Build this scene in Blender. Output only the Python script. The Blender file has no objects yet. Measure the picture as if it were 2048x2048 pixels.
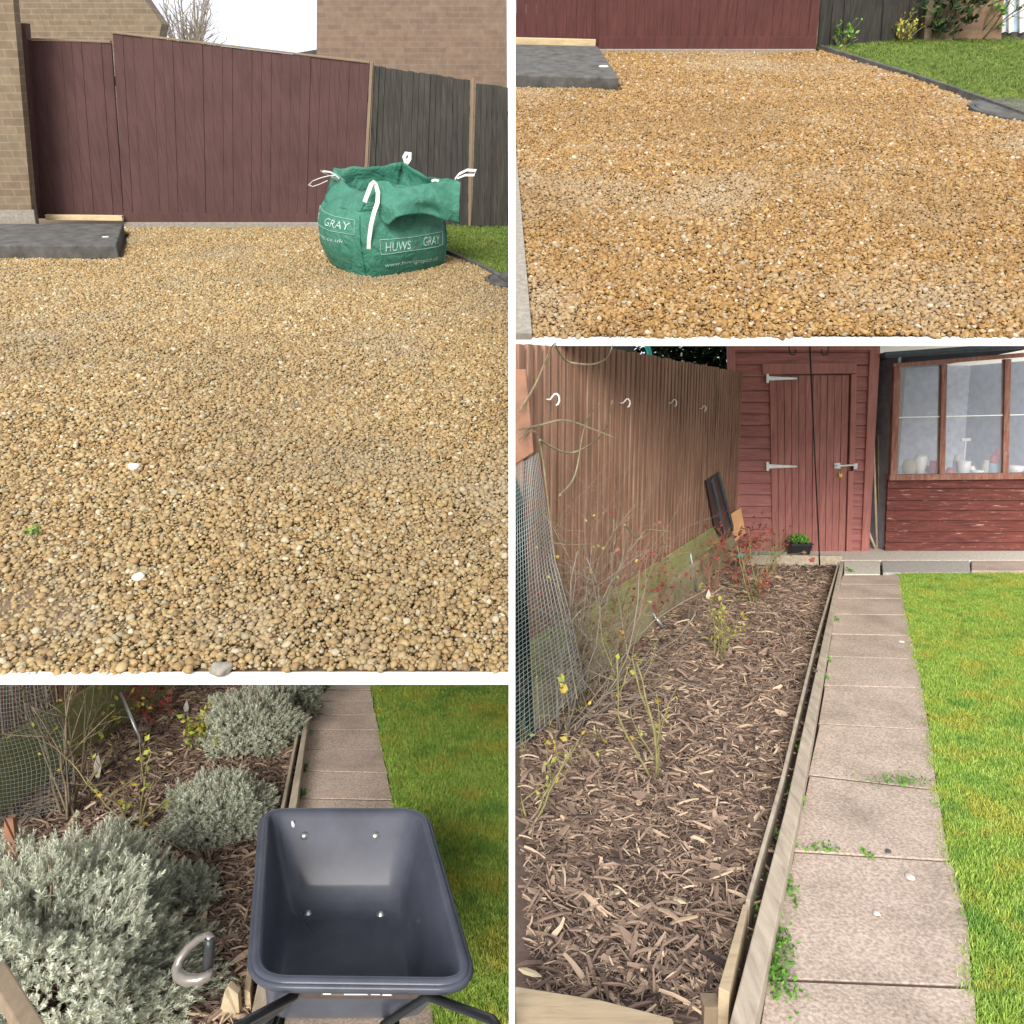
import bpy, bmesh, math, random
import numpy as np
from mathutils import Vector, Matrix, noise as mnoise
R = math.radians
rng = random.Random(7)
C = bpy.context.scene.collection
# ------------------------------------------------------------------ camera, world, sun, exposure
F, CX, CY, PITCH, EYE = 1500.0, 1024.0, 1024.0, R(8.23), 1.55
cam = bpy.data.cameras.new('camera'); camo = bpy.data.objects.new('camera', cam); C.objects.link(camo)
cam.sensor_width = 36; cam.lens = 36*F/2048; cam.clip_start = 0.05; cam.clip_end = 600
camo.location = (0, 0, EYE); camo.rotation_euler = (math.pi/2-PITCH, 0, 0)
bpy.context.scene.camera = camo
SUN_EL, SUN_AZ = R(23), R(-168)          # azimuth of the sun's place measured from +Y, clockwise
w = bpy.data.worlds.new('World'); bpy.context.scene.world = w; w.use_nodes = True
nt = w.node_tree; nt.nodes.clear()
sky = nt.nodes.new('ShaderNodeTexSky'); sky.sky_type = 'NISHITA'; sky.sun_disc = False
sky.sun_elevation = SUN_EL; sky.sun_rotation = SUN_AZ; sky.air_density = 1.0; sky.dust_density = 4.0
cl = nt.nodes.new('ShaderNodeMix'); cl.data_type = 'RGBA'; cl.inputs[0].default_value = 0.72
cl.inputs[7].default_value = (9.6, 9.8, 10.2, 1)          # bright even cloud cover
bg = nt.nodes.new('ShaderNodeBackground'); bg.inputs[1].default_value = 0.12
wo = nt.nodes.new('ShaderNodeOutputWorld')
nt.links.new(sky.outputs[0], cl.inputs[6]); nt.links.new(cl.outputs[2], bg.inputs[0]); nt.links.new(bg.outputs[0], wo.inputs[0])
sl = bpy.data.lights.new('sun', 'SUN'); sl.energy = 3.9; sl.angle = R(30); sl.color = (1, .96, .9)
so = bpy.data.objects.new('sun', sl); C.objects.link(so)
sd = Vector((math.sin(SUN_AZ)*math.cos(SUN_EL), math.cos(SUN_AZ)*math.cos(SUN_EL), math.sin(SUN_EL)))
so.rotation_euler = sd.to_track_quat('Z', 'Y').to_euler(); so.location = (0, -5, 12)
vs = bpy.context.scene.view_settings
vs.view_transform = 'Standard'; vs.look = 'None'; vs.exposure = 0.5; vs.gamma = 1; vs.use_curve_mapping = False

# ------------------------------------------------------------------ the four plots, each a level plane of its own
class Plot:
    def __init__(s, pitch, h):
        s.p, s.h = pitch, h
        s.M = Matrix.Translation((0, 0, EYE)) @ Matrix.Rotation(pitch-PITCH, 4, 'X') @ Matrix.Translation((0, 0, -h))
    def ray(s, x, y):
        dx, dy, dz = (x-CX)/F, 1.0, -(y-CY)/F
        c, n = math.cos(s.p), math.sin(s.p)
        return Vector((dx, dy*c+dz*n, -dy*n+dz*c))
    def g(s, x, y, z=0.0):
        d = s.ray(x, y); t = (z-s.h)/d.z
        return Vector((d.x*t, d.y*t, z))
    def v(s, x, y, Y):
        d = s.ray(x, y); t = Y/d.y
        return Vector((d.x*t, Y, s.h+d.z*t))
def pitch_of(yh): return math.atan((CY-yh)/F)
A1 = Plot(pitch_of(144), 1.55)      # driveway with the bulk bag
A2 = Plot(pitch_of(-250), 1.70)     # driveway, empty
B = Plot(PITCH, 1.55)               # rose bed and sheds
D = Plot(PITCH, 2.27)               # lower bed with wheelbarrow
W = Plot(PITCH, EYE)

# ------------------------------------------------------------------ materials
MATS = {}
def nodes(name):
    m = bpy.data.materials.new(name); m.use_nodes = True
    t = m.node_tree; b = t.nodes['Principled BSDF']; MATS[name] = m
    return m, t, b
def ramp(t, fac, cols, pos=None):
    r = t.nodes.new('ShaderNodeValToRGB'); e = r.color_ramp.elements
    n = len(cols)
    while len(e) < n: e.new(.5)
    for i, c in enumerate(cols):
        e[i].position = pos[i] if pos else i/(n-1)
        e[i].color = (*c, 1)
    t.links.new(fac, r.inputs[0]); return r.outputs[0]
def noise_n(t, vec, scale, detail=4, rough=.6, dist=0):
    n = t.nodes.new('ShaderNodeTexNoise'); n.inputs['Scale'].default_value = scale
    n.inputs['Detail'].default_value = detail; n.inputs['Roughness'].default_value = rough; n.inputs['Distortion'].default_value = dist
    t.links.new(vec, n.inputs['Vector']); return n.outputs[0]
def mapped(t, scale=(1, 1, 1), src='Object'):
    tc = t.nodes.new('ShaderNodeTexCoord'); mp = t.nodes.new('ShaderNodeMapping')
    mp.inputs['Scale'].default_value = scale; t.links.new(tc.outputs[src], mp.inputs[0]); return mp.outputs[0]
def mixc(t, fac, a, b, mode='MIX'):
    m = t.nodes.new('ShaderNodeMix'); m.data_type = 'RGBA'; m.blend_type = mode
    for sock, val in ((0, fac), (6, a), (7, b)):
        if hasattr(val, 'links') or hasattr(val, 'is_linked'): t.links.new(val, m.inputs[sock])
        else: m.inputs[sock].default_value = val if sock == 0 else (*val, 1)
    return m.outputs[2]
def bump(t, b, h, strength=.3, dist=.01):
    n = t.nodes.new('ShaderNodeBump'); n.inputs['Strength'].default_value = strength; n.inputs['Distance'].default_value = dist
    t.links.new(h, n.inputs['Height']); t.links.new(n.outputs[0], b.inputs['Normal'])
def plain(name, col, rough=.6, metal=0, var=.25, scale=12, bs=.15, spec=.5):
    m, t, b = nodes(name); v = mapped(t)
    n = noise_n(t, v, scale)
    c = ramp(t, n, [tuple(x*(1-var) for x in col), tuple(min(1, x*(1+var)) for x in col)], [.3, .7])
    t.links.new(c, b.inputs['Base Color']); b.inputs['Roughness'].default_value = rough; b.inputs['Metallic'].default_value = metal
    b.inputs['Specular IOR Level'].default_value = spec
    if bs: bump(t, b, noise_n(t, v, scale*6), bs, .004)
    return m
def wood(name, cols, stretch=(14, 14, 1.2), rough=.7, patch=None, patch_lo=.55, patch_hi=.62, patch_sc=(3, 3, 3), bs=.4):
    m, t, b = nodes(name); v = mapped(t, stretch)
    n = noise_n(t, v, 3.2, 8, .7, .4)
    c = ramp(t, n, cols, [.25+.5*i/(len(cols)-1) for i in range(len(cols))])
    big = noise_n(t, mapped(t), 2.3, 3)
    c = mixc(t, .35, c, ramp(t, big, [(.35,)*3, (1, 1, 1)], [.3, .7]), 'MULTIPLY')
    if patch:
        pn = noise_n(t, mapped(t, patch_sc), 4, 8, .75)
        c = mixc(t, ramp(t, pn, [(0, 0, 0), (1, 1, 1)], [patch_lo, patch_hi]), c, patch)
    t.links.new(c, b.inputs['Base Color']); b.inputs['Roughness'].default_value = rough
    b.inputs['Specular IOR Level'].default_value = .3
    bump(t, b, n, bs, .004); return m
def brick(name, c1, c2, mortar, scale=1.0, axis='xz'):
    m, t, b = nodes(name)
    tc = t.nodes.new('ShaderNodeTexCoord'); s = t.nodes.new('ShaderNodeSeparateXYZ'); cb = t.nodes.new('ShaderNodeCombineXYZ')
    t.links.new(tc.outputs['Object'], s.inputs[0])
    ad = t.nodes.new('ShaderNodeMath'); ad.operation = 'ADD'; t.links.new(s.outputs[0], ad.inputs[0]); t.links.new(s.outputs[1], ad.inputs[1])
    t.links.new(ad.outputs[0], cb.inputs[0]); t.links.new(s.outputs[2], cb.inputs[1])
    br = t.nodes.new('ShaderNodeTexBrick'); br.inputs['Scale'].default_value = scale
    br.inputs['Brick Width'].default_value = .225; br.inputs['Row Height'].default_value = .075; br.inputs['Mortar Size'].default_value = .006
    br.inputs['Color1'].default_value = (*c1, 1); br.inputs['Color2'].default_value = (*c2, 1); br.inputs['Mortar'].default_value = (*mortar, 1)
    t.links.new(cb.outputs[0], br.inputs['Vector'])
    n = noise_n(t, tc.outputs['Object'], 9, 6)
    c = mixc(t, .5, br.outputs[0], ramp(t, n, [(.5, .5, .5), (1.2, 1.15, 1.1)], [.3, .7]), 'MULTIPLY')
    t.links.new(c, b.inputs['Base Color']); b.inputs['Roughness'].default_value = .9
    bump(t, b, br.outputs['Fac'], -.5, .006); return m
def rnd_mat(name, cols, pos=None, rough=.7, var=.3, spec=.4, patches=None, trans=0, nsc=60):
    """one colour per instance (Object Info random) with fine mottling"""
    m, t, b = nodes(name); oi = t.nodes.new('ShaderNodeObjectInfo')
    c = ramp(t, oi.outputs['Random'], cols, pos)
    n = noise_n(t, mapped(t), nsc, 4)
    c = mixc(t, 1.0, c, ramp(t, n, [(1-var,)*3, (1+var,)*3], [.3, .7]), 'MULTIPLY')
    if patches:
        g = t.nodes.new('ShaderNodeNewGeometry')
        for col, sc, lo, hi, amt in patches:
            pn = noise_n(t, g.outputs['Position'], sc, 4, .6)
            c = mixc(t, ramp(t, pn, [(0, 0, 0), (amt,)*3], [lo, hi]), c, col)
    t.links.new(c, b.inputs['Base Color']); b.inputs['Roughness'].default_value = rough
    b.inputs['Specular IOR Level'].default_value = spec
    if trans:
        b.inputs['Subsurface Weight'].default_value = 0
    return m
def isl_mat(name, cols, pos=None, rough=.7, spec=.3):
    """one colour per loose piece inside a mesh"""
    m, t, b = nodes(name); g = t.nodes.new('ShaderNodeNewGeometry')
    c = ramp(t, g.outputs['Random Per Island'], cols, pos)
    t.links.new(c, b.inputs['Base Color']); b.inputs['Roughness'].default_value = rough
    b.inputs['Specular IOR Level'].default_value = spec; return m

M_bounce = plain('bounce_concrete', (.60, .58, .54), .9, var=.06, scale=3)  # kept pale to bounce fill light under the raised plots
M_white = plain('white_paint', (.8, .8, .79), .5, var=.03, bs=.05)
M_peb1 = rnd_mat('pebble_brown', [(.13, .075, .030), (.265, .168, .066), (.32, .215, .088), (.19, .14, .07), (.36, .262, .12), (.25, .215, .135), (.46, .40, .29)],
                 [0, .2, .42, .58, .75, .93, .992], .6, .28, patches=[((.15, .11, .06), .55, .45, .7, .6), ((.28, .24, .17), 1.1, .54, .75, .5)])  # same gravel as the gold pebbles, its dimmer exposure put into the colour
M_peb2 = rnd_mat('pebble_gold', [(.125, .06, .018), (.225, .125, .036), (.28, .162, .05), (.17, .09, .026), (.34, .212, .078), (.23, .19, .13), (.40, .35, .27)],
                 [0, .2, .45, .6, .8, .95, .992], .6, .28, patches=[((.29, .25, .18), .8, .52, .74, .5), ((.17, .10, .036), .6, .48, .7, .5)])
M_dirt1 = plain('gravel_bed_soil', (.12, .085, .05), .95, scale=40, bs=.6)
M_dirt2 = plain('gravel_bed_sand', (.17, .10, .04), .95, scale=40, bs=.6)
M_soil = plain('bed_soil', (.11, .075, .058), .95, scale=30, bs=.8)
M_chip = rnd_mat('bark_chip', [(.04, .03, .028), (.19, .13, .10), (.29, .205, .155), (.12, .08, .065), (.40, .29, .21), (.56, .43, .30)],
                 [0, .25, .5, .68, .88, 1], .85, .25, .2, nsc=90)
M_grassA = rnd_mat('grass_mossy', [(.19, .30, .045), (.27, .41, .065), (.37, .50, .10)], None, .6, .25, .25,
                   patches=[((.40, .38, .06), 3.6, .5, .62, .7), ((.42, .32, .07), 9, .58, .68, .5), ((.09, .24, .04), 4.7, .54, .64, .6)])
M_grassB = rnd_mat('grass_green', [(.08, .13, .028), (.125, .19, .038), (.18, .24, .05)], None, .65, .25, .2,
                   patches=[((.18, .18, .04), 1.6, .55, .7, .5)])
M_turf = plain('turf_soil', (.13, .19, .03), .95, scale=14, bs=.6)
M_turfB = plain('turf_soil_dark', (.05, .09, .02), .95, scale=14, bs=.6)
M_gate = wood('maroon_stained_board', [(.050, .019, .019), (.09, .030, .029), (.12, .042, .039)], (10, 10, .8), .7)
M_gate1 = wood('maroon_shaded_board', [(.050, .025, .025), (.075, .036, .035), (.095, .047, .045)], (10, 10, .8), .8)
M_black = wood('black_stained_board', [(.018, .017, .016), (.04, .038, .034), (.075, .068, .055)], (10, 10, .8), .8)
M_pale = wood('fresh_pale_timber', [(.36, .27, .15), (.5, .4, .24), (.6, .5, .32)], (2, 10, 10), .8)
M_post = wood('weathered_post', [(.16, .12, .08), (.25, .19, .13)], (10, 10, 1), .8)
M_conc = plain('grey_concrete', (.22, .20, .17), .95, scale=30, bs=.7)
M_slab = plain('dark_weathered_concrete', (.065, .063, .06), .95, var=.5, scale=7, bs=.7)
M_brickL = brick('tan_brick', (.17, .13, .085), (.14, .10, .065), (.19, .16, .12))
M_brickR = brick('brown_brick', (.15, .10, .075), (.18, .125, .09), (.17, .14, .11))
M_brickP = brick('pinkish_brick', (.32, .20, .13), (.27, .17, .11), (.28, .22, .17))
M_twig = plain('grey_twig', (.22, .19, .16), .85, bs=0)
M_bark = plain('stem_brown', (.17, .13, .085), .85, var=.4, scale=30)
M_stemg = plain('stem_green_brown', (.17, .15, .085), .8, var=.4, scale=20, bs=0)
M_stemy = plain('stem_lime', (.20, .18, .075), .7, var=.3, scale=20, bs=0)
M_stemr = plain('stem_russet', (.25, .11, .07), .8, var=.3, scale=20, bs=0)
M_leafr = isl_mat('leaf_red', [(.15, .025, .025), (.26, .05, .038), (.17, .045, .045), (.27, .12, .05)])
M_leafy = isl_mat('leaf_yellow_green', [(.30, .30, .04), (.22, .28, .05), (.40, .26, .04), (.15, .24, .05)])
M_leafg = isl_mat('leaf_green', [(.05, .14, .02), (.09, .22, .03), (.16, .30, .05)])
M_leafd = isl_mat('leaf_dark', [(.008, .018, .01), (.02, .045, .018), (.05, .09, .025), (.012, .03, .014)])
M_lav = isl_mat('leaf_silver', [(.32, .36, .25), (.47, .51, .40), (.56, .58, .48), (.26, .30, .19), (.64, .65, .55), (.36, .30, .22)], None, .85)
M_dry = isl_mat('dry_stalk', [(.16, .11, .08), (.30, .22, .16), (.38, .3, .22)])
M_shed = wood('shed_red_board', [(.14, .045, .042), (.30, .105, .097), (.40, .175, .155)], (1.2, 12, 12), .5, (.34, .16, .13), .62, .7, (4, 4, 12))
M_shedv = wood('shed_red_door_board', [(.15, .052, .046), (.31, .118, .104), (.41, .19, .16)], (14, 14, 1.0), .55, (.36, .2, .15), .64, .7, (12, 12, 3))
M_shedt = wood('shed_red_trim', [(.22, .075, .065), (.33, .125, .108), (.41, .18, .155)], (12, 12, 1.2), .5)
M_oldred = wood('peeling_red_board', [(.03, .014, .013), (.13, .035, .028), (.22, .07, .055)], (1.2, 8, 16), .8, (.42, .26, .21), .585, .64, (1.3, 1.3, 11))
M_oldframe = wood('flaking_frame', [(.13, .055, .04), (.27, .12, .09), (.40, .25, .2)], (10, 10, 1.6), .8, (.38, .3, .25), .6, .66, (8, 8, 4))
M_felt = plain('roof_felt', (.055, .065, .08), .85, scale=20)
M_fenceB = wood('brown_fence_board', [(.07, .034, .020), (.19, .10, .064), (.29, .165, .115), (.39, .27, .20)], (9, 9, .5), .8, (.11, .12, .03), .6, .72, (8, 8, .8))
M_mossw = wood('mossy_concrete', [(.16, .17, .06), (.30, .30, .12), (.36, .33, .2)], (3, 3, 8), .95)
M_brickB = brick('garden_wall_brick', (.22, .2, .1), (.34, .3, .2), (.30, .26, .12))
M_edge = wood('grey_weathered_timber', [(.24, .19, .14), (.42, .35, .27), (.54, .47, .38)], (10, 1.2, 10), .85)
M_edgef = wood('tan_weathered_timber', [(.24, .18, .11), (.40, .31, .2), (.48, .38, .26)], (1.2, 10, 10), .85)
M_path, t_, b_ = nodes('pinkish_paving')
v_ = mapped(t_); vo = t_.nodes.new('ShaderNodeTexVoronoi'); vo.inputs['Scale'].default_value = 95; t_.links.new(v_, vo.inputs['Vector'])
cc = ramp(t_, noise_n(t_, v_, 3.2, 6, .65), [(.30, .235, .185), (.42, .33, .27), (.49, .39, .325)], [.3, .5, .7])
cc = mixc(t_, 1, cc, ramp(t_, noise_n(t_, v_, 90, 3), [(.66,)*3, (1.2,)*3], [.35, .65]), 'MULTIPLY')
cc = mixc(t_, ramp(t_, vo.outputs['Distance'], [(.7,)*3, (0, 0, 0)], [.09, .16]), cc, (.50, .45, .38))
t_.links.new(cc, b_.inputs['Base Color']); b_.inputs['Roughness'].default_value = .95; bump(t_, b_, noise_n(t_, v_, 110), .5, .004)
M_pathg = plain('grey_paving', (.38, .36, .33), .95, scale=40, bs=.4)
M_pathw = plain('pale_paving', (.56, .52, .45), .95, scale=40, bs=.4)
M_galv = plain('galvanised_steel', (.45, .47, .48), .4, .8, var=.15, bs=0)
M_wire = plain('wire', (.20, .24, .24), .5, .3, var=.1, bs=0)
M_iron = plain('black_iron', (.012, .014, .017), .4, .4, var=.1, bs=0)
M_blackp = plain('black_plastic', (.016, .017, .02), .4, 0, var=.2, bs=.05)
M_tray = plain('barrow_plastic', (.050, .055, .076), .42, 0, var=.2, scale=7, bs=.02, spec=.15)
tb_ = M_tray.node_tree.nodes['Principled BSDF']; tb_.inputs['Coat Weight'].default_value = .22; tb_.inputs['Coat Roughness'].default_value = .12
M_brass = plain('brass', (.5, .35, .08), .35, .9, var=.1, bs=0)
M_grip = plain('grey_grip', (.20, .18, .16), .3, .5, var=.1, bs=0)
M_bag, t_, b_ = nodes('green_woven_plastic')
v_ = mapped(t_); n1 = noise_n(t_, v_, 7, 5, .6, 1.5); n2 = noise_n(t_, mapped(t_, (3, 3, 60)), 6, 3); n3 = noise_n(t_, mapped(t_, (60, 60, 3)), 6, 3)
cc = ramp(t_, n1, [(.024, .125, .085), (.036, .165, .115), (.05, .19, .14)], [.3, .5, .72]); cc = mixc(t_, 1, cc, ramp(t_, n2, [(.85,)*3, (1.15,)*3], [.35, .65]), 'MULTIPLY')
t_.links.new(cc, b_.inputs['Base Color']); b_.inputs['Roughness'].default_value = .48; b_.inputs['Specular IOR Level'].default_value = .35
ad_ = t_.nodes.new('ShaderNodeMath'); ad_.operation = 'MULTIPLY_ADD'; ad_.inputs[1].default_value = 5; t_.links.new(n1, ad_.inputs[0]); t_.links.new(n3, ad_.inputs[2]); bump(t_, b_, ad_.outputs[0], .6, .012)
M_web = plain('white_webbing', (.62, .62, .62), .8, var=.1, bs=.1)
M_print = plain('white_print', (.30, .42, .38), .7, var=.1, bs=0)
M_printr = plain('red_print', (.25, .03, .03), .7, var=.1, bs=0)
M_rubber = plain('rubber', (.02, .02, .02), .8, var=.2)
M_teal = plain('turquoise_plastic', (.02, .50, .45), .4, var=.08, bs=0)
M_cream = plain('cream_render', (.68, .66, .60), .9, var=.05)
M_card = plain('tan_board', (.50, .27, .13), .8, var=.15)
M_orange = plain('orange_brown_wood', (.20, .095, .055), .7, var=.35, scale=8)
M_tealnet = plain('teal_edging', (.10, .36, .27), .6, var=.3)
M_stonew = plain('pale_stone', (.50, .47, .41), .8, var=.2, scale=40)
M_cerw = plain('white_ceramic', (.75, .75, .74), .25, var=.05, bs=0)
M_cerr = plain('red_ceramic', (.45, .07, .06), .3, var=.1, bs=0)
M_interior = plain('lightened_interior', (.45, .48, .56), .9, var=.2)  # pale colour stands in for light reaching inside the shed
M_pole = plain('bleached_cane', (.40, .33, .22), .8, var=.2)
M_glass, t_, b_ = nodes('window_glass')
b_.inputs['Base Color'].default_value = (.55, .60, .72, 1); b_.inputs['Roughness'].default_value = .12
b_.inputs['Transmission Weight'].default_value = .0; b_.inputs['Alpha'].default_value = .17; b_.inputs['Specular IOR Level'].default_value = .8
b_.inputs['Coat Weight'].default_value = .6

# ------------------------------------------------------------------ mesh helpers
LOC = {}
class MB:
    def __init__(s): s.v = []; s.f = []
    def add(s, vs, fs):
        o = len(s.v); s.v += [tuple(p) for p in vs]; s.f += [tuple(i+o for i in f) for f in fs]; return s
    def hexa(s, a, b):   # a, b: lists of four corners (near ring, far ring)
        return s.add(list(a)+list(b), [(0, 1, 2, 3), (7, 6, 5, 4), (0, 4, 5, 1), (1, 5, 6, 2), (2, 6, 7, 3), (3, 7, 4, 0)])
    def box(s, x0, x1, y0, y1, z0, z1):
        return s.hexa([(x0, y0, z0), (x1, y0, z0), (x1, y0, z1), (x0, y0, z1)], [(x0, y1, z0), (x1, y1, z0), (x1, y1, z1), (x0, y1, z1)])
    def bar(s, p, q, wd, th, up=(0, 0, 1)):
        p, q = Vector(p), Vector(q); d = (q-p).normalized(); u = Vector(up); sx = d.cross(u).normalized(); u = sx.cross(d)
        c = [(-wd/2, -th/2), (wd/2, -th/2), (wd/2, th/2), (-wd/2, th/2)]
        return s.hexa([p+sx*a+u*b for a, b in c], [q+sx*a+u*b for a, b in c])
    def prism(s, pts, off):
        n = len(pts); pts = [Vector(p) for p in pts]; off = Vector(off)
        return s.add(pts+[p+off for p in pts], [tuple(range(n)), tuple(range(2*n-1, n-1, -1))]+[(i, i+n, (i+1) % n+n, (i+1) % n) for i in range(n)])
    def tube(s, pts, r, n=8, cap=True):
        pts = [Vector(p) for p in pts]; m = len(pts)
        if not hasattr(r, '__len__'): r = [r]*m
        o = len(s.v); ref = None
        for i, p in enumerate(pts):
            d = (pts[min(i+1, m-1)]-pts[max(i-1, 0)])
            if d.length < 1e-9: d = Vector((0, 0, 1))
            d.normalize()
            if ref is None: ref = d.orthogonal().normalized()
            ref = (ref-d*ref.dot(d))
            if ref.length < 1e-6: ref = d.orthogonal()
            ref.normalize(); b = d.cross(ref)
            for k in range(n):
                a = 2*math.pi*k/n; s.v.append(tuple(p+(ref*math.cos(a)+b*math.sin(a))*r[i]))
        for i in range(m-1):
            for k in range(n):
                k2 = (k+1) % n; s.f.append((o+i*n+k, o+i*n+k2, o+(i+1)*n+k2, o+(i+1)*n+k))
        if cap and n > 2:
            s.f.append(tuple(o+k for k in range(n))[::-1]); s.f.append(tuple(o+(m-1)*n+k for k in range(n)))
        return s
    def rings(s, rs, close=True, cap0=False, cap1=False):
        o = len(s.v); n = len(rs[0])
        for r in rs: s.v += [tuple(p) for p in r]
        for i in range(len(rs)-1):
            for k in range(n if close else n-1):
                k2 = (k+1) % n; s.f.append((o+i*n+k, o+i*n+k2, o+(i+1)*n+k2, o+(i+1)*n+k))
        if cap0: s.f.append(tuple(o+k for k in range(n))[::-1])
        if cap1: s.f.append(tuple(o+(len(rs)-1)*n+k for k in range(n)))
        return s
    def lathe(s, c, prof, n=20):
        c = Vector(c)
        return s.rings([[c+Vector((r*math.cos(2*math.pi*k/n), r*math.sin(2*math.pi*k/n), z)) for k in range(n)] for r, z in prof], True, True, True)
    def boards(s, TL, TR, BR, BL, n, t=.02, gap=.004, jit=.004, ujit=0, horiz=False, vj=0):
        TL, TR, BR, BL = map(Vector, (TL, TR, BR, BL))
        for i in range(n):
            a, b = i/n, (i+1)/n; dj = rng.uniform(-jit, jit)
            if horiz:
                l0, l1, r0, r1 = BL.lerp(TL, a), BL.lerp(TL, b), BR.lerp(TR, a), BR.lerp(TR, b)
                g = (l1-l0).normalized()*gap*.5
                q = [l0+g, r0+g, r1-g, l1-g]
            else:
                t0, t1, b0, b1 = TL.lerp(TR, a), TL.lerp(TR, b), BL.lerp(BR, a), BL.lerp(BR, b)
                g = (t1-t0).normalized()*gap*.5; up = Vector((0, 0, rng.uniform(-vj, vj)))
                q = [b0+g, b1-g, t1-g+up, t0+g+up]
            nrm = (q[1]-q[0]).cross(q[3]-q[0]).normalized()*-1      # away from the viewer
            if nrm.y < 0: nrm = -nrm
            q = [p+nrm*dj for p in q]
            s.hexa(q, [p+nrm*t for p in q])
        return s
    def grid(s, f, nu, nv):
        o = len(s.v)
        for j in range(nv+1):
            for i in range(nu+1): s.v.append(tuple(f(i/nu, j/nv)))
        for j in range(nv):
            for i in range(nu):
                a = o+j*(nu+1)+i; s.f.append((a, a+1, a+nu+2, a+nu+1))
        return s
    def build(s, name, mat, parent=None, plot=None, loc=None, bevel=0, smooth=False, sub=0, solid=0, autos=0):
        base = LOC[parent.name] if parent else Vector(loc or (0, 0, 0))
        me = bpy.data.meshes.new(name)
        me.from_pydata([(p[0]-base[0], p[1]-base[1], p[2]-base[2]) for p in s.v], [], s.f)
        me.materials.append(mat)
        bm = bmesh.new(); bm.from_mesh(me); bmesh.ops.recalc_face_normals(bm, faces=bm.faces); bm.to_mesh(me); bm.free()
        if smooth: me.polygons.foreach_set('use_smooth', [True]*len(me.polygons))
        o = bpy.data.objects.new(name, me); C.objects.link(o); LOC[o.name] = base
        if parent: o.parent = parent
        else: o.matrix_world = plot.M @ Matrix.Translation(base)
        if solid:
            md = o.modifiers.new('solid', 'SOLIDIFY'); md.thickness = solid; md.offset = 0
        if bevel:
            md = o.modifiers.new('bevel', 'BEVEL'); md.width = bevel; md.segments = 2; md.limit_method = 'ANGLE'; md.angle_limit = R(40)
        if sub:
            md = o.modifiers.new('sub', 'SUBSURF'); md.levels = sub; md.render_levels = sub
        return o
def thing(name, label, cat, loc, plot, group=None):
    o = bpy.data.objects.new(name, None); C.objects.link(o); o.empty_display_size = .1
    LOC[o.name] = Vector(loc); o.matrix_world = plot.M @ Matrix.Translation(Vector(loc))
    return tag(o, label, cat, group)
def tag(o, label, cat, group=None, kind=None):
    o['label'] = label
    if cat: o['category'] = cat
    if group: o['group'] = group
    if kind: o['kind'] = kind
    return o
def struct(o, label=None):
    o['kind'] = 'structure'
    if label: o['label'] = label
    return o
def replicate(name, pv, pf, mats, mat, parent=None, plot=None, loc=None, smooth=False):
    """many copies of a small shape baked into one mesh; mats = list of 4x4"""
    pv = np.array(pv, float); n = len(pv); base = LOC[parent.name] if parent else Vector(loc or (0, 0, 0))
    Ms = np.array([[list(r) for r in m] for m in mats]); N = len(Ms)
    V = np.einsum('nij,vj->nvi', Ms[:, :3, :3], pv)+Ms[:, None, :3, 3]-np.array(base)
    k = len(pf[0]); Fc = (np.array(pf)[None]+(np.arange(N)*n)[:, None, None]).reshape(-1, k)
    me = bpy.data.meshes.new(name); me.vertices.add(N*n); me.vertices.foreach_set('co', V.reshape(-1))
    me.loops.add(Fc.size); me.loops.foreach_set('vertex_index', Fc.reshape(-1).astype(np.int32))
    me.polygons.add(len(Fc)); me.polygons.foreach_set('loop_start', (np.arange(len(Fc))*k).astype(np.int32))
    me.polygons.foreach_set('use_smooth', [smooth]*len(Fc)); me.update(calc_edges=True); me.materials.append(mat)
    o = bpy.data.objects.new(name, me); C.objects.link(o); LOC[o.name] = base
    if parent: o.parent = parent
    else: o.matrix_world = plot.M @ Matrix.Translation(base)
    return o
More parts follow.
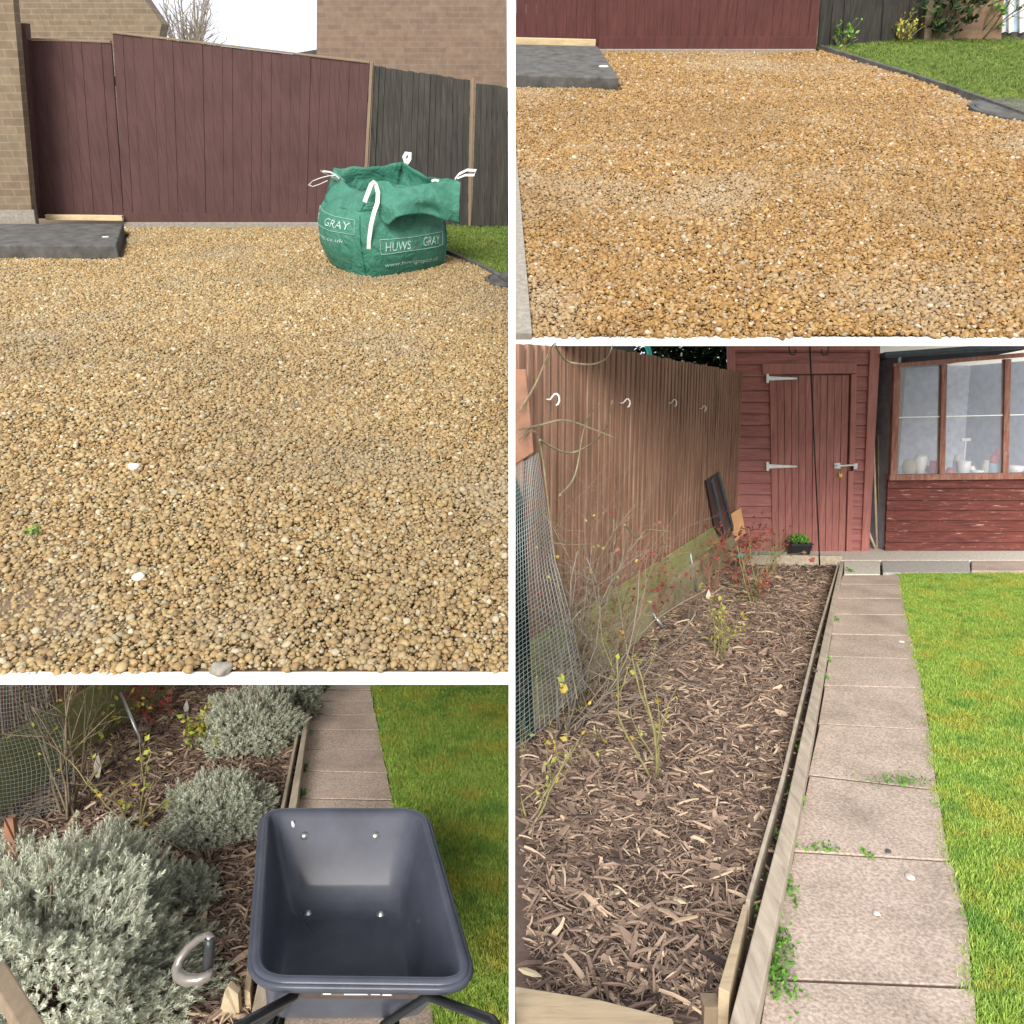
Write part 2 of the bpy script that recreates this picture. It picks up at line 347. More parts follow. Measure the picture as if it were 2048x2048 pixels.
# ------------------------------------------------------------------ scatter as real instances (stuff)
def scatter(name, plot, pts, rots, scls, protos, label, matname=None):
    me = bpy.data.meshes.new(name); me.vertices.add(len(pts)); me.vertices.foreach_set('co', np.array(pts, np.float32).reshape(-1))
    for an, arr in (('rot', rots), ('scl', scls)):
        a = me.attributes.new(an, 'FLOAT_VECTOR', 'POINT'); a.data.foreach_set('vector', np.array(arr, np.float32).reshape(-1))
    o = bpy.data.objects.new(name, me); C.objects.link(o); o.matrix_world = plot.M.copy()
    col = bpy.data.collections.new(name+'_kinds')
    for p in protos: col.objects.link(p)
    ng = bpy.data.node_groups.new(name+'_nodes', 'GeometryNodeTree')
    ng.interface.new_socket('Geometry', in_out='INPUT', socket_type='NodeSocketGeometry'); ng.interface.new_socket('Geometry', in_out='OUTPUT', socket_type='NodeSocketGeometry')
    N = ng.nodes; L = ng.links; gi = N.new('NodeGroupInput'); go = N.new('NodeGroupOutput')
    iop = N.new('GeometryNodeInstanceOnPoints'); ci = N.new('GeometryNodeCollectionInfo'); ci.inputs[0].default_value = col
    ci.inputs['Separate Children'].default_value = True; ci.inputs['Reset Children'].default_value = True
    iop.inputs['Pick Instance'].default_value = True
    rv = N.new('FunctionNodeRandomValue'); rv.data_type = 'INT'; rv.inputs['Min'].default_value = 0; rv.inputs['Max'].default_value = len(protos)-1
    ra = N.new('GeometryNodeInputNamedAttribute'); ra.data_type = 'FLOAT_VECTOR'; ra.inputs[0].default_value = 'rot'
    sa = N.new('GeometryNodeInputNamedAttribute'); sa.data_type = 'FLOAT_VECTOR'; sa.inputs[0].default_value = 'scl'
    er = N.new('FunctionNodeEulerToRotation')
    m2p = N.new('GeometryNodeMeshToPoints')
    L.new(gi.outputs[0], m2p.inputs[0]); L.new(m2p.outputs[0], iop.inputs['Points']); L.new(ci.outputs[0], iop.inputs['Instance'])
    L.new([s for s in rv.outputs if s.type == 'INT'][0], iop.inputs['Instance Index'])
    L.new(ra.outputs[0], er.inputs[0]); L.new(er.outputs[0], iop.inputs['Rotation']); L.new(sa.outputs[0], iop.inputs['Scale'])
    L.new(iop.outputs[0], go.inputs[0])
    md = o.modifiers.new('scatter', 'NODES'); md.node_group = ng
    tag(o, label, name.replace('_', ' '), kind='stuff'); return o
def proto_obj(name, vs, fs, mat, smooth=True):
    me = bpy.data.meshes.new(name); me.from_pydata([tuple(v) for v in vs], [], fs); me.materials.append(mat)
    bm = bmesh.new(); bm.from_mesh(me); bmesh.ops.recalc_face_normals(bm, faces=bm.faces); bm.to_mesh(me); bm.free()
    me.polygons.foreach_set('use_smooth', [smooth]*len(me.polygons)); return bpy.data.objects.new(name, me)
def pebble_protos(mat, n=16):
    out = []
    for i in range(n):
        bm = bmesh.new(); bmesh.ops.create_icosphere(bm, subdivisions=2, radius=.5)
        off = Vector((i*7.3, 2.1, 5)); sx, sy, sz = 1, rng.uniform(.55, .95), rng.uniform(.38, .7)
        for v in bm.verts:
            d = v.co.normalized(); v.co = v.co*(1+.34*mnoise.noise(d*1.3+off)+.10*mnoise.noise(d*3.1+off))
            v.co.x *= sx; v.co.y *= sy; v.co.z *= sz
        for _ in range(0 if i % 4 == 0 else 6):
            n_ = Vector((rng.gauss(0, 1), rng.gauss(0, 1), rng.gauss(0, .8))).normalized(); ext = max(v.co.dot(n_) for v in bm.verts)*rng.uniform(.62, .85)
            for v in bm.verts:
                e_ = v.co.dot(n_)-ext
                if e_ > 0: v.co -= n_*e_*.92
        vs = [v.co.copy() for v in bm.verts]; fs = [tuple(x.index for x in f.verts) for f in bm.faces]; bm.free()
        out.append(proto_obj('pebble', vs, fs, mat))
    return out
def inside(pt, poly):
    x, y = pt; c = False; n = len(poly)
    for i in range(n):
        x1, y1 = poly[i][0], poly[i][1]; x2, y2 = poly[i-1][0], poly[i-1][1]
        if (y1 > y) != (y2 > y) and x < (x2-x1)*(y-y1)/(y2-y1)+x1: c = not c
    return c
def fill_points(poly, spacing, jitter=.5, grow=0.0, hole=None, seed=1):
    r = random.Random(seed); xs = [p[0] for p in poly]; ys = [p[1] for p in poly]; out = []; y = min(ys); j = 0
    while y < max(ys):
        sp = spacing*(1+grow*max(0, y-2.5)); x = min(xs)
        while x < max(xs):
            px, py = x+r.uniform(-jitter, jitter)*sp, y+r.uniform(-jitter, jitter)*sp
            if inside((px, py), poly) and not (hole and any(inside((px, py), h) for h in hole)): out.append((px, py))
            x += sp
        y += sp
    return out
def gravel(name, plot, poly, spacing, mat, label, holes, seed, grow=.03):
    r = random.Random(seed); P, Q, S = [], [], []
    for layer in range(2):
        for (x, y) in fill_points(poly, spacing*(1.0 if layer == 0 else 1.15), .55, grow, holes, seed+layer):
            k = min(2.2, max(.4, r.lognormvariate(0, .38))); sz = spacing*1.22*k*(1+grow*max(0, y-2.5))
            z = .030*mnoise.noise(Vector((x*.9, y*.9, seed)))+.014*mnoise.noise(Vector((x*3.2, y*3.2, 5)))+.004+(0 if layer == 0 else .009)
            P.append((x, y, z+r.uniform(0, .004)+sz*.1)); Q.append((r.gauss(0, .3), r.gauss(0, .3), r.uniform(0, 6.28))); S.append((sz, sz, sz))
    return scatter(name, plot, P, Q, S, pebble_protos(mat), label)
def grass_protos(mat, n=7, h=.035, blades=26, spread=.024, wd=.0013):
    out = []
    for i in range(n):
        vs, fs = [], []
        for b in range(blades):
            a = rng.uniform(0, 6.28); x, y = rng.gauss(0, spread*.5), rng.gauss(0, spread*.5); hh = h*rng.uniform(.45, 1.15)
            lx, ly = math.cos(a)*hh*rng.uniform(.2, 1.0), math.sin(a)*hh*rng.uniform(.2, 1.0); px, py = -math.sin(a)*wd, math.cos(a)*wd
            o = len(vs)
            vs += [(x-px, y-py, -.004), (x+px, y+py, -.004), (x+lx*.4-px*.8, y+ly*.4-py*.8, hh*.6), (x+lx*.4+px*.8, y+ly*.4+py*.8, hh*.6), (x+lx, y+ly, hh)]
            fs += [(o, o+1, o+3, o+2), (o+2, o+3, o+4)]
        out.append(proto_obj('grass_tuft', vs, fs, mat, False))
    return out
def lawn_grass(name, plot, poly, spacing, mat, label, seed, h=.035, grow=.08, z0=0):
    r = random.Random(seed); P, Q, S = [], [], []
    for (x, y) in fill_points(poly, spacing, .6, grow, None, seed):
        k = r.uniform(.7, 1.25)*(1+.35*mnoise.noise(Vector((x*1.7, y*1.7, seed)))); kk = 1+grow*.6*max(0, y-2.5)
        P.append((x, y, z0)); Q.append((r.gauss(0, .15), r.gauss(0, .15), r.uniform(0, 6.28))); S.append((kk*1.1, kk*1.1, k))
    return scatter(name, plot, P, Q, S, grass_protos(mat, h=h), label)
def chip_protos(mat, n=20):
    out = []
    for i in range(n):
        L, wd, th = rng.uniform(.7, 1.35), (rng.uniform(.05, .13) if i % 4 else rng.uniform(.2, .34)), rng.uniform(.03, .08); m = MB()
        segs = 4; bend = rng.uniform(-.12, .12); tw = rng.uniform(-.4, .4); rs = []
        for k in range(segs+1):
            u = k/segs-.5; ww = wd*(1-.55*abs(2*u)**5)*rng.uniform(.6, 1.2); a = tw*u; z = bend*(1-4*u*u)
            sh = rng.uniform(-.03, .03)
            rs.append([(u*L, ww/2*math.cos(a)+sh, z+ww/2*math.sin(a)-th/2), (u*L, ww/2*math.cos(a)+sh, z+ww/2*math.sin(a)+th/2),
                       (u*L, -ww/2*math.cos(a)+sh, z-ww/2*math.sin(a)+th/2), (u*L, -ww/2*math.cos(a)+sh, z-ww/2*math.sin(a)-th/2)])
        m.rings(rs, True, True, True); out.append(proto_obj('chip', m.v, m.f, mat, False))
    return out
def mulch(name, plot, poly, spacing, label, seed, z0=0, grow=.05):
    r = random.Random(seed); P, Q, S = [], [], []
    for (x, y) in fill_points(poly, spacing, .7, grow, None, seed):
        sz = min(.13, r.lognormvariate(math.log(.031), .68)); thin = r.uniform(.35, 1.15); z = z0+.014+.024*mnoise.noise(Vector((x*3, y*3, 1)))+.012*mnoise.noise(Vector((x*9, y*9, 4)))
        P.append((x, y, max(z0+.003, z+r.uniform(-.002, .014)))); Q.append((r.gauss(0, .35), r.gauss(0, .28), r.uniform(0, 6.28))); S.append((sz, sz*thin, sz))
    return scatter(name, plot, P, Q, S, chip_protos(M_chip), label)
def sheet(name, plot, poly, z, mat, thick=.0, seg=0):
    m = MB(); pts = [(p[0], p[1], z) for p in poly]
    if thick: m.prism(pts, (0, 0, -thick))
    else: m.add(pts, [tuple(range(len(pts)))])
    return m.build(name, mat, None, plot)
# plants ------------------------------------------------------------
def rot_to(d, roll=0.0):
    return Vector(d).to_track_quat('Z', 'Y').to_matrix().to_4x4() @ Matrix.Rotation(roll, 4, 'Z')
LEAF_V = [(0, 0, 0), (.32, 0, .45), (0, .06, .5), (-.32, 0, .45), (0, -.02, 1)]
LEAF_F = [(0, 1, 2), (0, 2, 3), (1, 4, 2), (2, 4, 3)]
def leaf_mats(pts, size, r, up=.3):
    out = []
    for p, d in pts:
        dd = Vector((r.gauss(0, 1), r.gauss(0, 1), r.gauss(up, .8))).normalized()*.8+Vector(d)*.4
        s = size*r.uniform(.6, 1.3)
        out.append(Matrix.Translation(Vector(p)) @ rot_to(dd, r.uniform(0, 6.28)) @ Matrix.Scale(s, 4))
    return out
def grow(m, p, d, length, rad, depth, r, tips, bend=.12, droop=0.0, kids=3, n=7, sides=5, kl=.6, lo=.25):
    p = Vector(p); d = Vector(d).normalized(); pts = [p.copy()]; rs = [rad]; st = length/n; dirs = [d.copy()]
    for i in range(n):
        d = (d+Vector((r.gauss(0, bend), r.gauss(0, bend), r.gauss(0, bend)-droop))).normalized()
        p = p+d*st; pts.append(p.copy()); rs.append(rad*(1-.62*(i+1)/n)); dirs.append(d.copy())
    m.tube(pts, rs, sides if rad > .003 else 4)
    tips += [(q, e) for q, e in zip(pts[2:], dirs[2:])]
    if depth > 0:
        for k in range(kids):
            i = r.randint(max(1, int(n*lo)), n-1); e = dirs[i]; o = Vector((r.gauss(0, 1), r.gauss(0, 1), r.gauss(.25, .7))).normalized()
            grow(m, pts[i], (e*.8+o*.8), length*kl*r.uniform(.6, 1.1), rs[i]*.68, depth-1, r, tips, bend, droop, max(1, kids-1), max(4, n-1), sides, kl, lo)
def lim(m, plot, side):        # keep thin stems from crossing the vertical divide between the plots
    for i, v in enumerate(m.v):
        if side > 0 and v[0] < .03: m.v[i] = (.03+(.03-v[0])*.15, v[1], v[2])
        if side < 0 and v[0] > -.03: m.v[i] = (-.03-(v[0]+.03)*.15, v[1], v[2])
def shrub(name, plot, base, label, cat, stems, h, rad, smat, lmat, lsize, leafn, seed, group=None, lean=(0, 0), spread=.5, kids=3, depth=2, droop=.0, bend=.12, side=1, dirs=None, kl=.6, lo=.25):
    r = random.Random(seed); t = thing(name, label, cat, base, plot, group); m = MB(); tips = []
    for s in range(stems):
        a = r.uniform(0, 6.28); k = r.uniform(.2, 1)*spread
        d = dirs[s] if dirs else (math.cos(a)*k+lean[0], math.sin(a)*k+lean[1], 1)
        grow(m, Vector(base)+Vector((r.gauss(0, .015), r.gauss(0, .015), -.01)), d, h*r.uniform(.75, 1.1), rad*r.uniform(.7, 1.1), depth, r, tips, bend, droop, kids, kl=kl, lo=lo)
    lim(m, plot, side); m.build('stem', smat, t, smooth=True)
    if leafn:
        tips = [q for q in tips if (q[0].x > .06 if side > 0 else q[0].x < -.06)]
        sel = [r.choice(tips) for _ in range(leafn)]
        replicate('foliage', LEAF_V, LEAF_F, leaf_mats(sel, lsize, r), lmat, t)
    return t
def sprig_proto():
    vs, fs = [], []
    def leaf(z, a, tilt, L, wd):
        ca, sa = math.cos(a), math.sin(a); o = len(vs); ct, stt = math.cos(tilt), math.sin(tilt)
        vs.extend([(0, 0, z), (ca*L*.5*ct-sa*wd, sa*L*.5*ct+ca*wd, z+L*.5*stt), (ca*L*ct, sa*L*ct, z+L*stt), (ca*L*.5*ct+sa*wd, sa*L*.5*ct-ca*wd, z+L*.5*stt)])
        fs.extend([(o, o+1, o+2), (o, o+2, o+3)])
    r = random.Random(3)
    for i in range(8):
        z = .25+.75*i/8
        for k in range(3 if i < 6 else 2): leaf(z, r.uniform(0, 6.28), r.uniform(.5, 1.15), .42*r.uniform(.7, 1.1)*(1-.3*i/8), .032)
    for k in range(2):
        a = k*1.57; o = len(vs); x, y = math.cos(a)*.013, math.sin(a)*.013
        vs.extend([(-x, -y, 0), (x, y, 0), (x, y, 1), (-x, -y, 1)]); fs.extend([(o, o+1, o+2), (o, o+2, o+3)])
    return vs, fs
SPR = sprig_proto()
def lavender(base, rx, ry, h, n, label, seed, sz=.10, lumps=.25, plot=None, skirt=0):
    plot = plot or D; r = random.Random(seed); t = thing('lavender_bush', label, 'lavender', base, plot, 'silver lavender bushes in the bed'); ms = []; dry = []
    b = Vector(base)
    for i in range(n):
        u, a = r.uniform(-.12, 1), r.uniform(0, 6.28); q = math.sqrt(max(0, 1-u*u))
        dr = Vector((math.cos(a)*q, math.sin(a)*q, u)); k = 1+lumps*mnoise.noise(dr*2.6+Vector((seed, 0, 0)))+.12*mnoise.noise(dr*7)
        k *= r.uniform(.72, 1.05)*(r.uniform(1.02, 1.16) if r.random() < .06 else 1)
        p = b+Vector((dr.x*rx*k, dr.y*ry*k, .12*h+max(-.05, dr.z)*h*k*.9))
        if p.x > -.03: continue
        o = (Vector((dr.x, dr.y, dr.z*1.0+.45)).normalized()+Vector((r.gauss(0, .28), r.gauss(0, .28), r.gauss(0, .2)))).normalized()
        s = sz*r.uniform(.6, 1.2); ms.append(Matrix.Translation(p-o*s*.6) @ rot_to(o, r.uniform(0, 6)) @ Matrix.Scale(s, 4))
    replicate('foliage', SPR[0], SPR[1], ms, M_lav, t)
    m = MB()
    for i in range(int(n*.05)):
        a = r.uniform(0, 6.28); q = r.uniform(.15, 1.05); e = b+Vector((math.cos(a)*rx*q, math.sin(a)*ry*q, h*math.sqrt(max(.02, 1-q*q))*r.uniform(.6, 1.15)))
        if e.x > -.05: continue
        st = b+Vector((math.cos(a)*rx*.15, math.sin(a)*ry*.15, 0)); md = st.lerp(e, .5)+Vector((0, 0, .03))
        m.tube([st, md, e], [.004, .003, .0015], 4)
    m.build('woody_stem', M_dry, t); return t

# ================================================================== bases, bounce soffits and added dividers of the raised plots; the ground
deck_t1, deck_t2 = .0245, .034
yl1 = A1.g(512, 1357).y; yl2 = A2.g(1500, 679).y
def wedge(P, sgn, x0, y0, y1, zt, zb, mar=.25):
    e = lambda y: max(abs(P.v(0 if sgn < 0 else 2048, CY, y).x), 0)
    def edge(y): return sgn*(y*(CX/F)/math.cos(P.p)*1.02+mar)
    return MB().prism([(sgn*x0, y0, zt), (edge(y0), y0, zt), (edge(y1), y1, zt), (sgn*x0, y1, zt)], (0, 0, zb-zt))
m = wedge(A1, -1, .012, yl1+.03, 12, -.006, -deck_t1); struct(m.build('driveway_base', M_dirt1, None, A1))
m = wedge(A2, 1, .012, yl2+.03, 14.5, -.006, -deck_t2); struct(m.build('driveway_base', M_dirt2, None, A2))
m = wedge(A1, -1, .006, yl1, yl1+.029, 0, -deck_t1, .2); o = m.build('divider_edge', M_white, None, A1); struct(o)  # white strip added as the divider between upper and lower plots
m = wedge(A2, 1, .008, yl2, yl2+.029, 0, -deck_t2, .2); o = m.build('divider_edge', M_white, None, A2); struct(o)
m = wedge(A1, -1, .012, yl1+.03, 12, -deck_t1-.001, -deck_t1-.012); struct(m.build('bounce_soffit', M_white, None, A1))  # underside painted white to bounce light onto the beds below
m = wedge(A2, 1, .012, yl2+.03, 14.5, -deck_t2-.001, -deck_t2-.012); struct(m.build('bounce_soffit', M_white, None, A2))
m = MB(); m.box(-.0068, .0066, 1.52, 1.60, -.72, 2.9); struct(m.build('divider_post', M_white, None, W, bevel=.001))  # white divider added between left and right plots, carries nothing
ROOT = Plot(PITCH, EYE)
m = MB(); m.add([(-300, -300, -.80), (300, -300, -.80), (300, 300, -.80), (-300, 300, -.80)], [(0, 1, 2, 3)]); struct(m.build('ground', M_bounce, None, ROOT))  # made pale to bounce light up under the raised plots
m = MB(); m.box(.002, 9, 1.62, 14, -.78, -.03); struct(m.build('garden_terrace', M_soil, None, ROOT))
m = MB(); m.box(.002, 9, -6, 1.615, -.78, -.035); struct(m.build('bounce_yard', M_bounce, None, ROOT))  # unseen pale surface added to bounce light into the beds

# ================================================================== A1: driveway with the bulk bag
def gatewall(P, Yg, name, label, cat, quad, n, mat, rails=(), t=.03, vj=.0, gap=.0012, jit=.005, cap=None, part='board_panel', group=None):
    TL, TR, BR, BL = [P.v(x, y, Yg) for x, y in quad]
    t_ = thing(name, label, cat, (BL+BR)/2, P, group)
    m = MB().boards(TL, TR, BR, BL, n, t, gap, jit, vj=vj); m.build(part, mat, t_, bevel=.002)
    m = MB()
    for a, b in rails:      # fractions of height from the bottom
        l0, l1, r0, r1 = BL.lerp(TL, a), BL.lerp(TL, b), BR.lerp(TR, a), BR.lerp(TR, b)
        q = [p+Vector((0, -.012, 0)) for p in (l0, r0, r1, l1)]; m.hexa(q, [p+Vector((0, .0075, 0)) for p in q])
    if rails: m.build('rail', mat, t_, bevel=.002)
    if cap:
        m = MB(); m.bar(TL+Vector((0, .012, .012)), TR+Vector((0, .012, .012)), .05, .018); m.build('top_cap', cap, t_, bevel=.003)
    # back rails
    for a in (.2, .8): MB().bar(BL.lerp(TL, a)+Vector((0, t+.03, 0)), BR.lerp(TR, a)+Vector((0, t+.03, 0)), .04, .09).build('back_rail', mat, t_)
    return t_
P = A1; Yg = P.g(400, 458).y
gatewall(P, Yg+.06, 'side_gate', 'maroon side gate between the tan brick wall and the wide gate behind the bulk bag', 'gate', [(44, 80), (222, 86), (247, 437), (72, 437)], 9, M_gate1, cap=M_post)
gatewall(P, Yg, 'driveway_gate', 'wide maroon gate with sloping top standing behind the green bulk bag', 'gate', [(225, 67), (739, 127), (722, 444), (248, 444)], 26, M_gate1, [(.0, .055)], cap=M_post)
m = MB(); m.hexa([P.v(28, 46, Yg+.0), P.v(50, 46, Yg), P.v(78, 437, Yg), P.v(62, 437, Yg)], [P.v(28, 46, Yg)+Vector((0, .1, 0)), P.v(50, 46, Yg)+Vector((0, .1, 0)), P.v(78, 437, Yg)+Vector((0, .1, 0)), P.v(62, 437, Yg)+Vector((0, .1, 0))])
tag(m.build('gate_post', M_gate1, None, P, P.v(70, 437, Yg), bevel=.006), 'maroon gate post rising above the side gate beside the brick pillar', 'post')
q = [P.v(248, 457, Yg-.03), P.v(735, 457, Yg-.03), P.v(735, 445, Yg-.03), P.v(248, 445, Yg-.03)]
m = MB(); m.hexa(q, [p+Vector((0, .12, 0)) for p in q]); tag(m.build('gravel_board', M_conc, None, P, q[0], bevel=.006), 'low concrete board under the gate behind the bulk bag', 'gravel board')
bf = 'black boarded fence panels'
gatewall(P, Yg+.02, 'boarded_fence', 'tall black boarded fence panel directly behind the green bulk bag', 'fence', [(748, 132), (940, 160), (935, 452), (733, 452)], 17, M_black, vj=.006, gap=.0015, jit=.012, group=bf)
gatewall(P, Yg+.0, 'boarded_fence', 'lower black fence panel at the right edge of the bulk bag view', 'fence', [(952, 166), (1016, 174), (1017, 452), (943, 452)], 6, M_black, vj=.006, gap=.0015, jit=.012, group=bf)
for (xt, yt, xb, lab) in ((744, 128, 727, 'thin weathered post between the maroon gate and black fence, bulk bag driveway'), (946, 160, 939, 'thin weathered post between the two black fence panels behind the bag')):
    a, b = P.v(xt, yt-4, Yg-.005), P.v(xb, 452, Yg-.005); m = MB(); m.bar(b, a, .03, .05, (0, 1, 0)); tag(m.build('fence_post', M_post, None, P, b, bevel=.004), lab, 'post', 'fence posts behind the bag')
# brick pillar at the left
Yp = Yg-.35
q = [P.v(-60, 452, Yp), P.v(69, 452, Yp), P.v(63, 418, Yp), P.v(26, 0, Yp), P.v(22, -60, Yp), P.v(-60, -60, Yp)]
m = MB(); m.prism(q, (0, .10, 0)); t = thing('brick_wall', 'tan brick house wall at the left edge beside the maroon side gate', 'wall', q[1], P); m.build('wall', M_brickL, t)
q = [P.v(-60, 452, Yp-.03), P.v(72, 452, Yp-.03), P.v(67, 420, Yp-.03), P.v(-60, 420, Yp-.03)]; m = MB(); m.hexa(q, [p+Vector((0, .02, 0)) for p in q]); m.build('plinth', M_conc, t)
# houses and tree beyond
Yh = 15
def flat_house(P, name, label, pts, depth, mat, Y, roofpts=None, roofmat=None):
    v = [P.v(x, y, Y) for x, y in pts]; t = thing(name, label, 'house', (v[0].x, Y, 0), P)
    MB().prism(v, (0, depth, 0)).build('wall', mat, t)
    if roofpts:
        v = [P.v(x, y, Y-.25) for x, y in roofpts]; MB().prism(v, (0, .5, 0)).build('roof', roofmat, t)
    return t
flat_house(P, 'brick_house', 'tan house gable beyond the side gate, left of the bare tree', [(-200, 460), (316, 460), (318, 74), (323, 48), (302, 18), (262, -40), (250, -60), (-200, -60)], .3, M_brickL, 14)
flat_house(P, 'brick_house', 'brown brick house wall rising behind the black fence and bulk bag', [(631, 460), (1015, 460), (1013, -60), (634, -60)], .3, M_brickR, 13.5)
v = [P.v(585, 130, 14.5), P.v(585, 106, 14.5), P.v(632, 99, 14.5), P.v(632, 130, 14.5)]
tag(MB().prism([P.v(585, 460, 14.5), P.v(585, 107, 14.5), P.v(632, 99, 14.5), P.v(632, 460, 14.5)], (0, 1, 0)).build('garage', M_slab, None, P, v[0]), 'dark sloping roof corner peeping above the gate beside the brown brick house', 'outbuilding')
r = random.Random(5); t = thing('bare_tree', 'leafless tree with fine pale twigs between the two houses above the gate', 'tree', P.v(385, 400, 18), P)
m = MB(); tips = []
b = P.v(385, 400, 18); b.z = 0; c = P.v(378, 200, 18)
m.tube([b, (b+c)/2, c], [.12, .10, .08], 8); m.build('trunk', M_twig, t, smooth=True)
m = MB()
for i in range(34):
    e = P.v(r.uniform(325, 432), r.uniform(-30, 100), 18+r.uniform(-.8, .8)); grow(m, c, e-c, (e-c).length*r.uniform(.8, 1.15), .026, 2, r, tips, .06, 0, 5, 7, 4, .42, .35)
m.v = [(max(P.v(322, 50, 18).x*1.0, min(x, P.v(450, 50, 18).x)), y, z) for x, y, z in m.v]
m.build('crown', M_twig, t)
# concrete step, timber, lawn, kerb, cover
step_h = .13
a, b, c, d = P.g(-40, 447, step_h), P.g(246, 447, step_h), P.g(232, 490, step_h), P.g(-60, 490, step_h)
hole1 = [(a.x, a.y), (b.x+.05, b.y), (c.x+.05, c.y-.03), (d.x, d.y-.03)]
m = MB(); m.prism([a, b, c, d], (0, 0, -step_h-.004)); tag(m.build('concrete_step', M_slab, None, P, (c+d)/2, bevel=.015), 'dark worn concrete step slab before the side gate, left of the bag', 'step', 'concrete steps')
a, b = P.v(93, 434, Yg-.05), P.v(246, 436, Yg-.05)
m = MB(); m.bar(a, b, .05, .055); tag(m.build('timber_sill', M_pale, None, P, a, bevel=.003), 'fresh pale timber strip at the foot of the side gate, bulk bag view', 'timber')
a = P.g(211, 474, step_h); m = MB(); m.lathe(a, [(.0, 0), (.035, .0), (.03, .006), (0, .008)], 9); m.v = [(x, a.y+(y-a.y)*.6, z) for x, y, z in m.v]
tag(m.build('white_stone', M_stonew, None, P, a), 'small flat white stone lying on the dark step left of the bag', 'stone')
kl = [P.g(860, 498), P.g(905, 516), P.g(950, 536), P.g(985, 553), P.g(1015, 575)]
lawn1 = [(P.g(820, 461).x, Yg+.3), (kl[0].x-.25, kl[0].y+.5)]+[(k.x, k.y) for k in kl]+[(-.013, kl[-1].y-.02), (-.013, Yg+.3)]
struct(sheet('lawn', P, lawn1, .012, M_turfB, .02)); lawn_grass('grass', P, lawn1, .022, M_grassB, 'short green grass of the strip beside the bulk bag', 11, h=.03, z0=.012)
m = MB()
for i in range(4): m.bar(kl[i]+Vector((0, 0, .02)), kl[i+1]+Vector((0, 0, .02)), .035, .08)
tag(m.build('lawn_kerb', M_slab, None, P, kl[1], bevel=.004), 'dark edging strip between gravel and lawn right of the bulk bag', 'kerb')
def manhole(P, c, rad, label, clip=None, side=0):
    c = Vector(c); t = thing('manhole_cover', label, 'manhole cover', c, P, 'round manhole covers')
    def ring(rr, z): return [Vector((c.x+rr*math.cos(2*math.pi*k/40), c.y+rr*math.sin(2*math.pi*k/40), z)) for k in range(40)]
    def cl(m):
        if side: m.v = [((min(x, -.014) if side < 0 else x), y, z) for x, y, z in m.v]
        return m
    cl(MB().rings([ring(rad, -.004), ring(rad, .035), ring(rad*.93, .045), ring(rad*.9, .030)], True, True, True)).build('frame', M_slab, t, smooth=False)
    cl(MB().rings([ring(rad*.88, .02), ring(rad*.88, .040), ring(rad*.8, .043)], True, True, True)).build('lid', M_conc if False else M_slab, t)
manhole(P, P.g(1035, 566), .27, 'round dark inspection cover cut by the right edge beyond the bag', side=-1)
hole_m = P.g(1035, 566)
# gravel
poly = [(P.g(-60, 1357).x-.3, yl1+.02), (-.012, yl1+.02), (-.012, kl[-1].y)]+[(k.x, k.y) for k in kl[::-1]]+[(kl[0].x-.25, kl[0].y+.5), (P.g(820, 461).x, Yg-.02), (P.g(-60, 470).x-.2, Yg-.02)]
hm = [(hole_m.x+.29*math.cos(a*.5), hole_m.y+.29*math.sin(a*.5)) for a in range(13)]
gravel('gravel', P, poly, .0138, M_peb1, 'brown and tan pebble gravel covering the driveway around the bulk bag', [hole1, hm], 21)
r = random.Random(8)
for (x, y, s, lab) in ((268, 934, .05, 'large whitish pebble lying alone mid-driveway, left of centre'), (278, 1153, .04, 'bright white quartz pebble on the lower brown gravel'), (593, 950, .045, 'pale pebble right of centre on the brown gravel'), (441, 1338, .06, 'rough grey lump of stone at the bottom edge of the brown gravel')):
    c = P.g(x, y, .02); bm = bmesh.new(); bmesh.ops.create_icosphere(bm, subdivisions=3, radius=s*.5)
    for v in bm.verts: v.co *= 1+.45*mnoise.noise(v.co*34+Vector((x, 0, 0))); v.co.z *= .7
    m = MB(); m.add([v.co+c for v in bm.verts], [tuple(q.index for q in f.verts) for f in bm.faces]); bm.free()
    tag(m.build('stone', M_stonew if x != 441 else M_conc, None, P, c, smooth=True), lab, 'stone', 'odd stones in the gravel')
c = P.g(66, 1066, .02); t = thing('weed', 'tiny bright green weed sprouting in the brown gravel near the left edge', 'weed', c, P)
replicate('foliage', LEAF_V, LEAF_F, leaf_mats([(c+Vector((r.gauss(0, .012), r.gauss(0, .012), 0)), Vector((0, 0, 1))) for _ in range(26)], .02, r, 1), M_leafg, t)

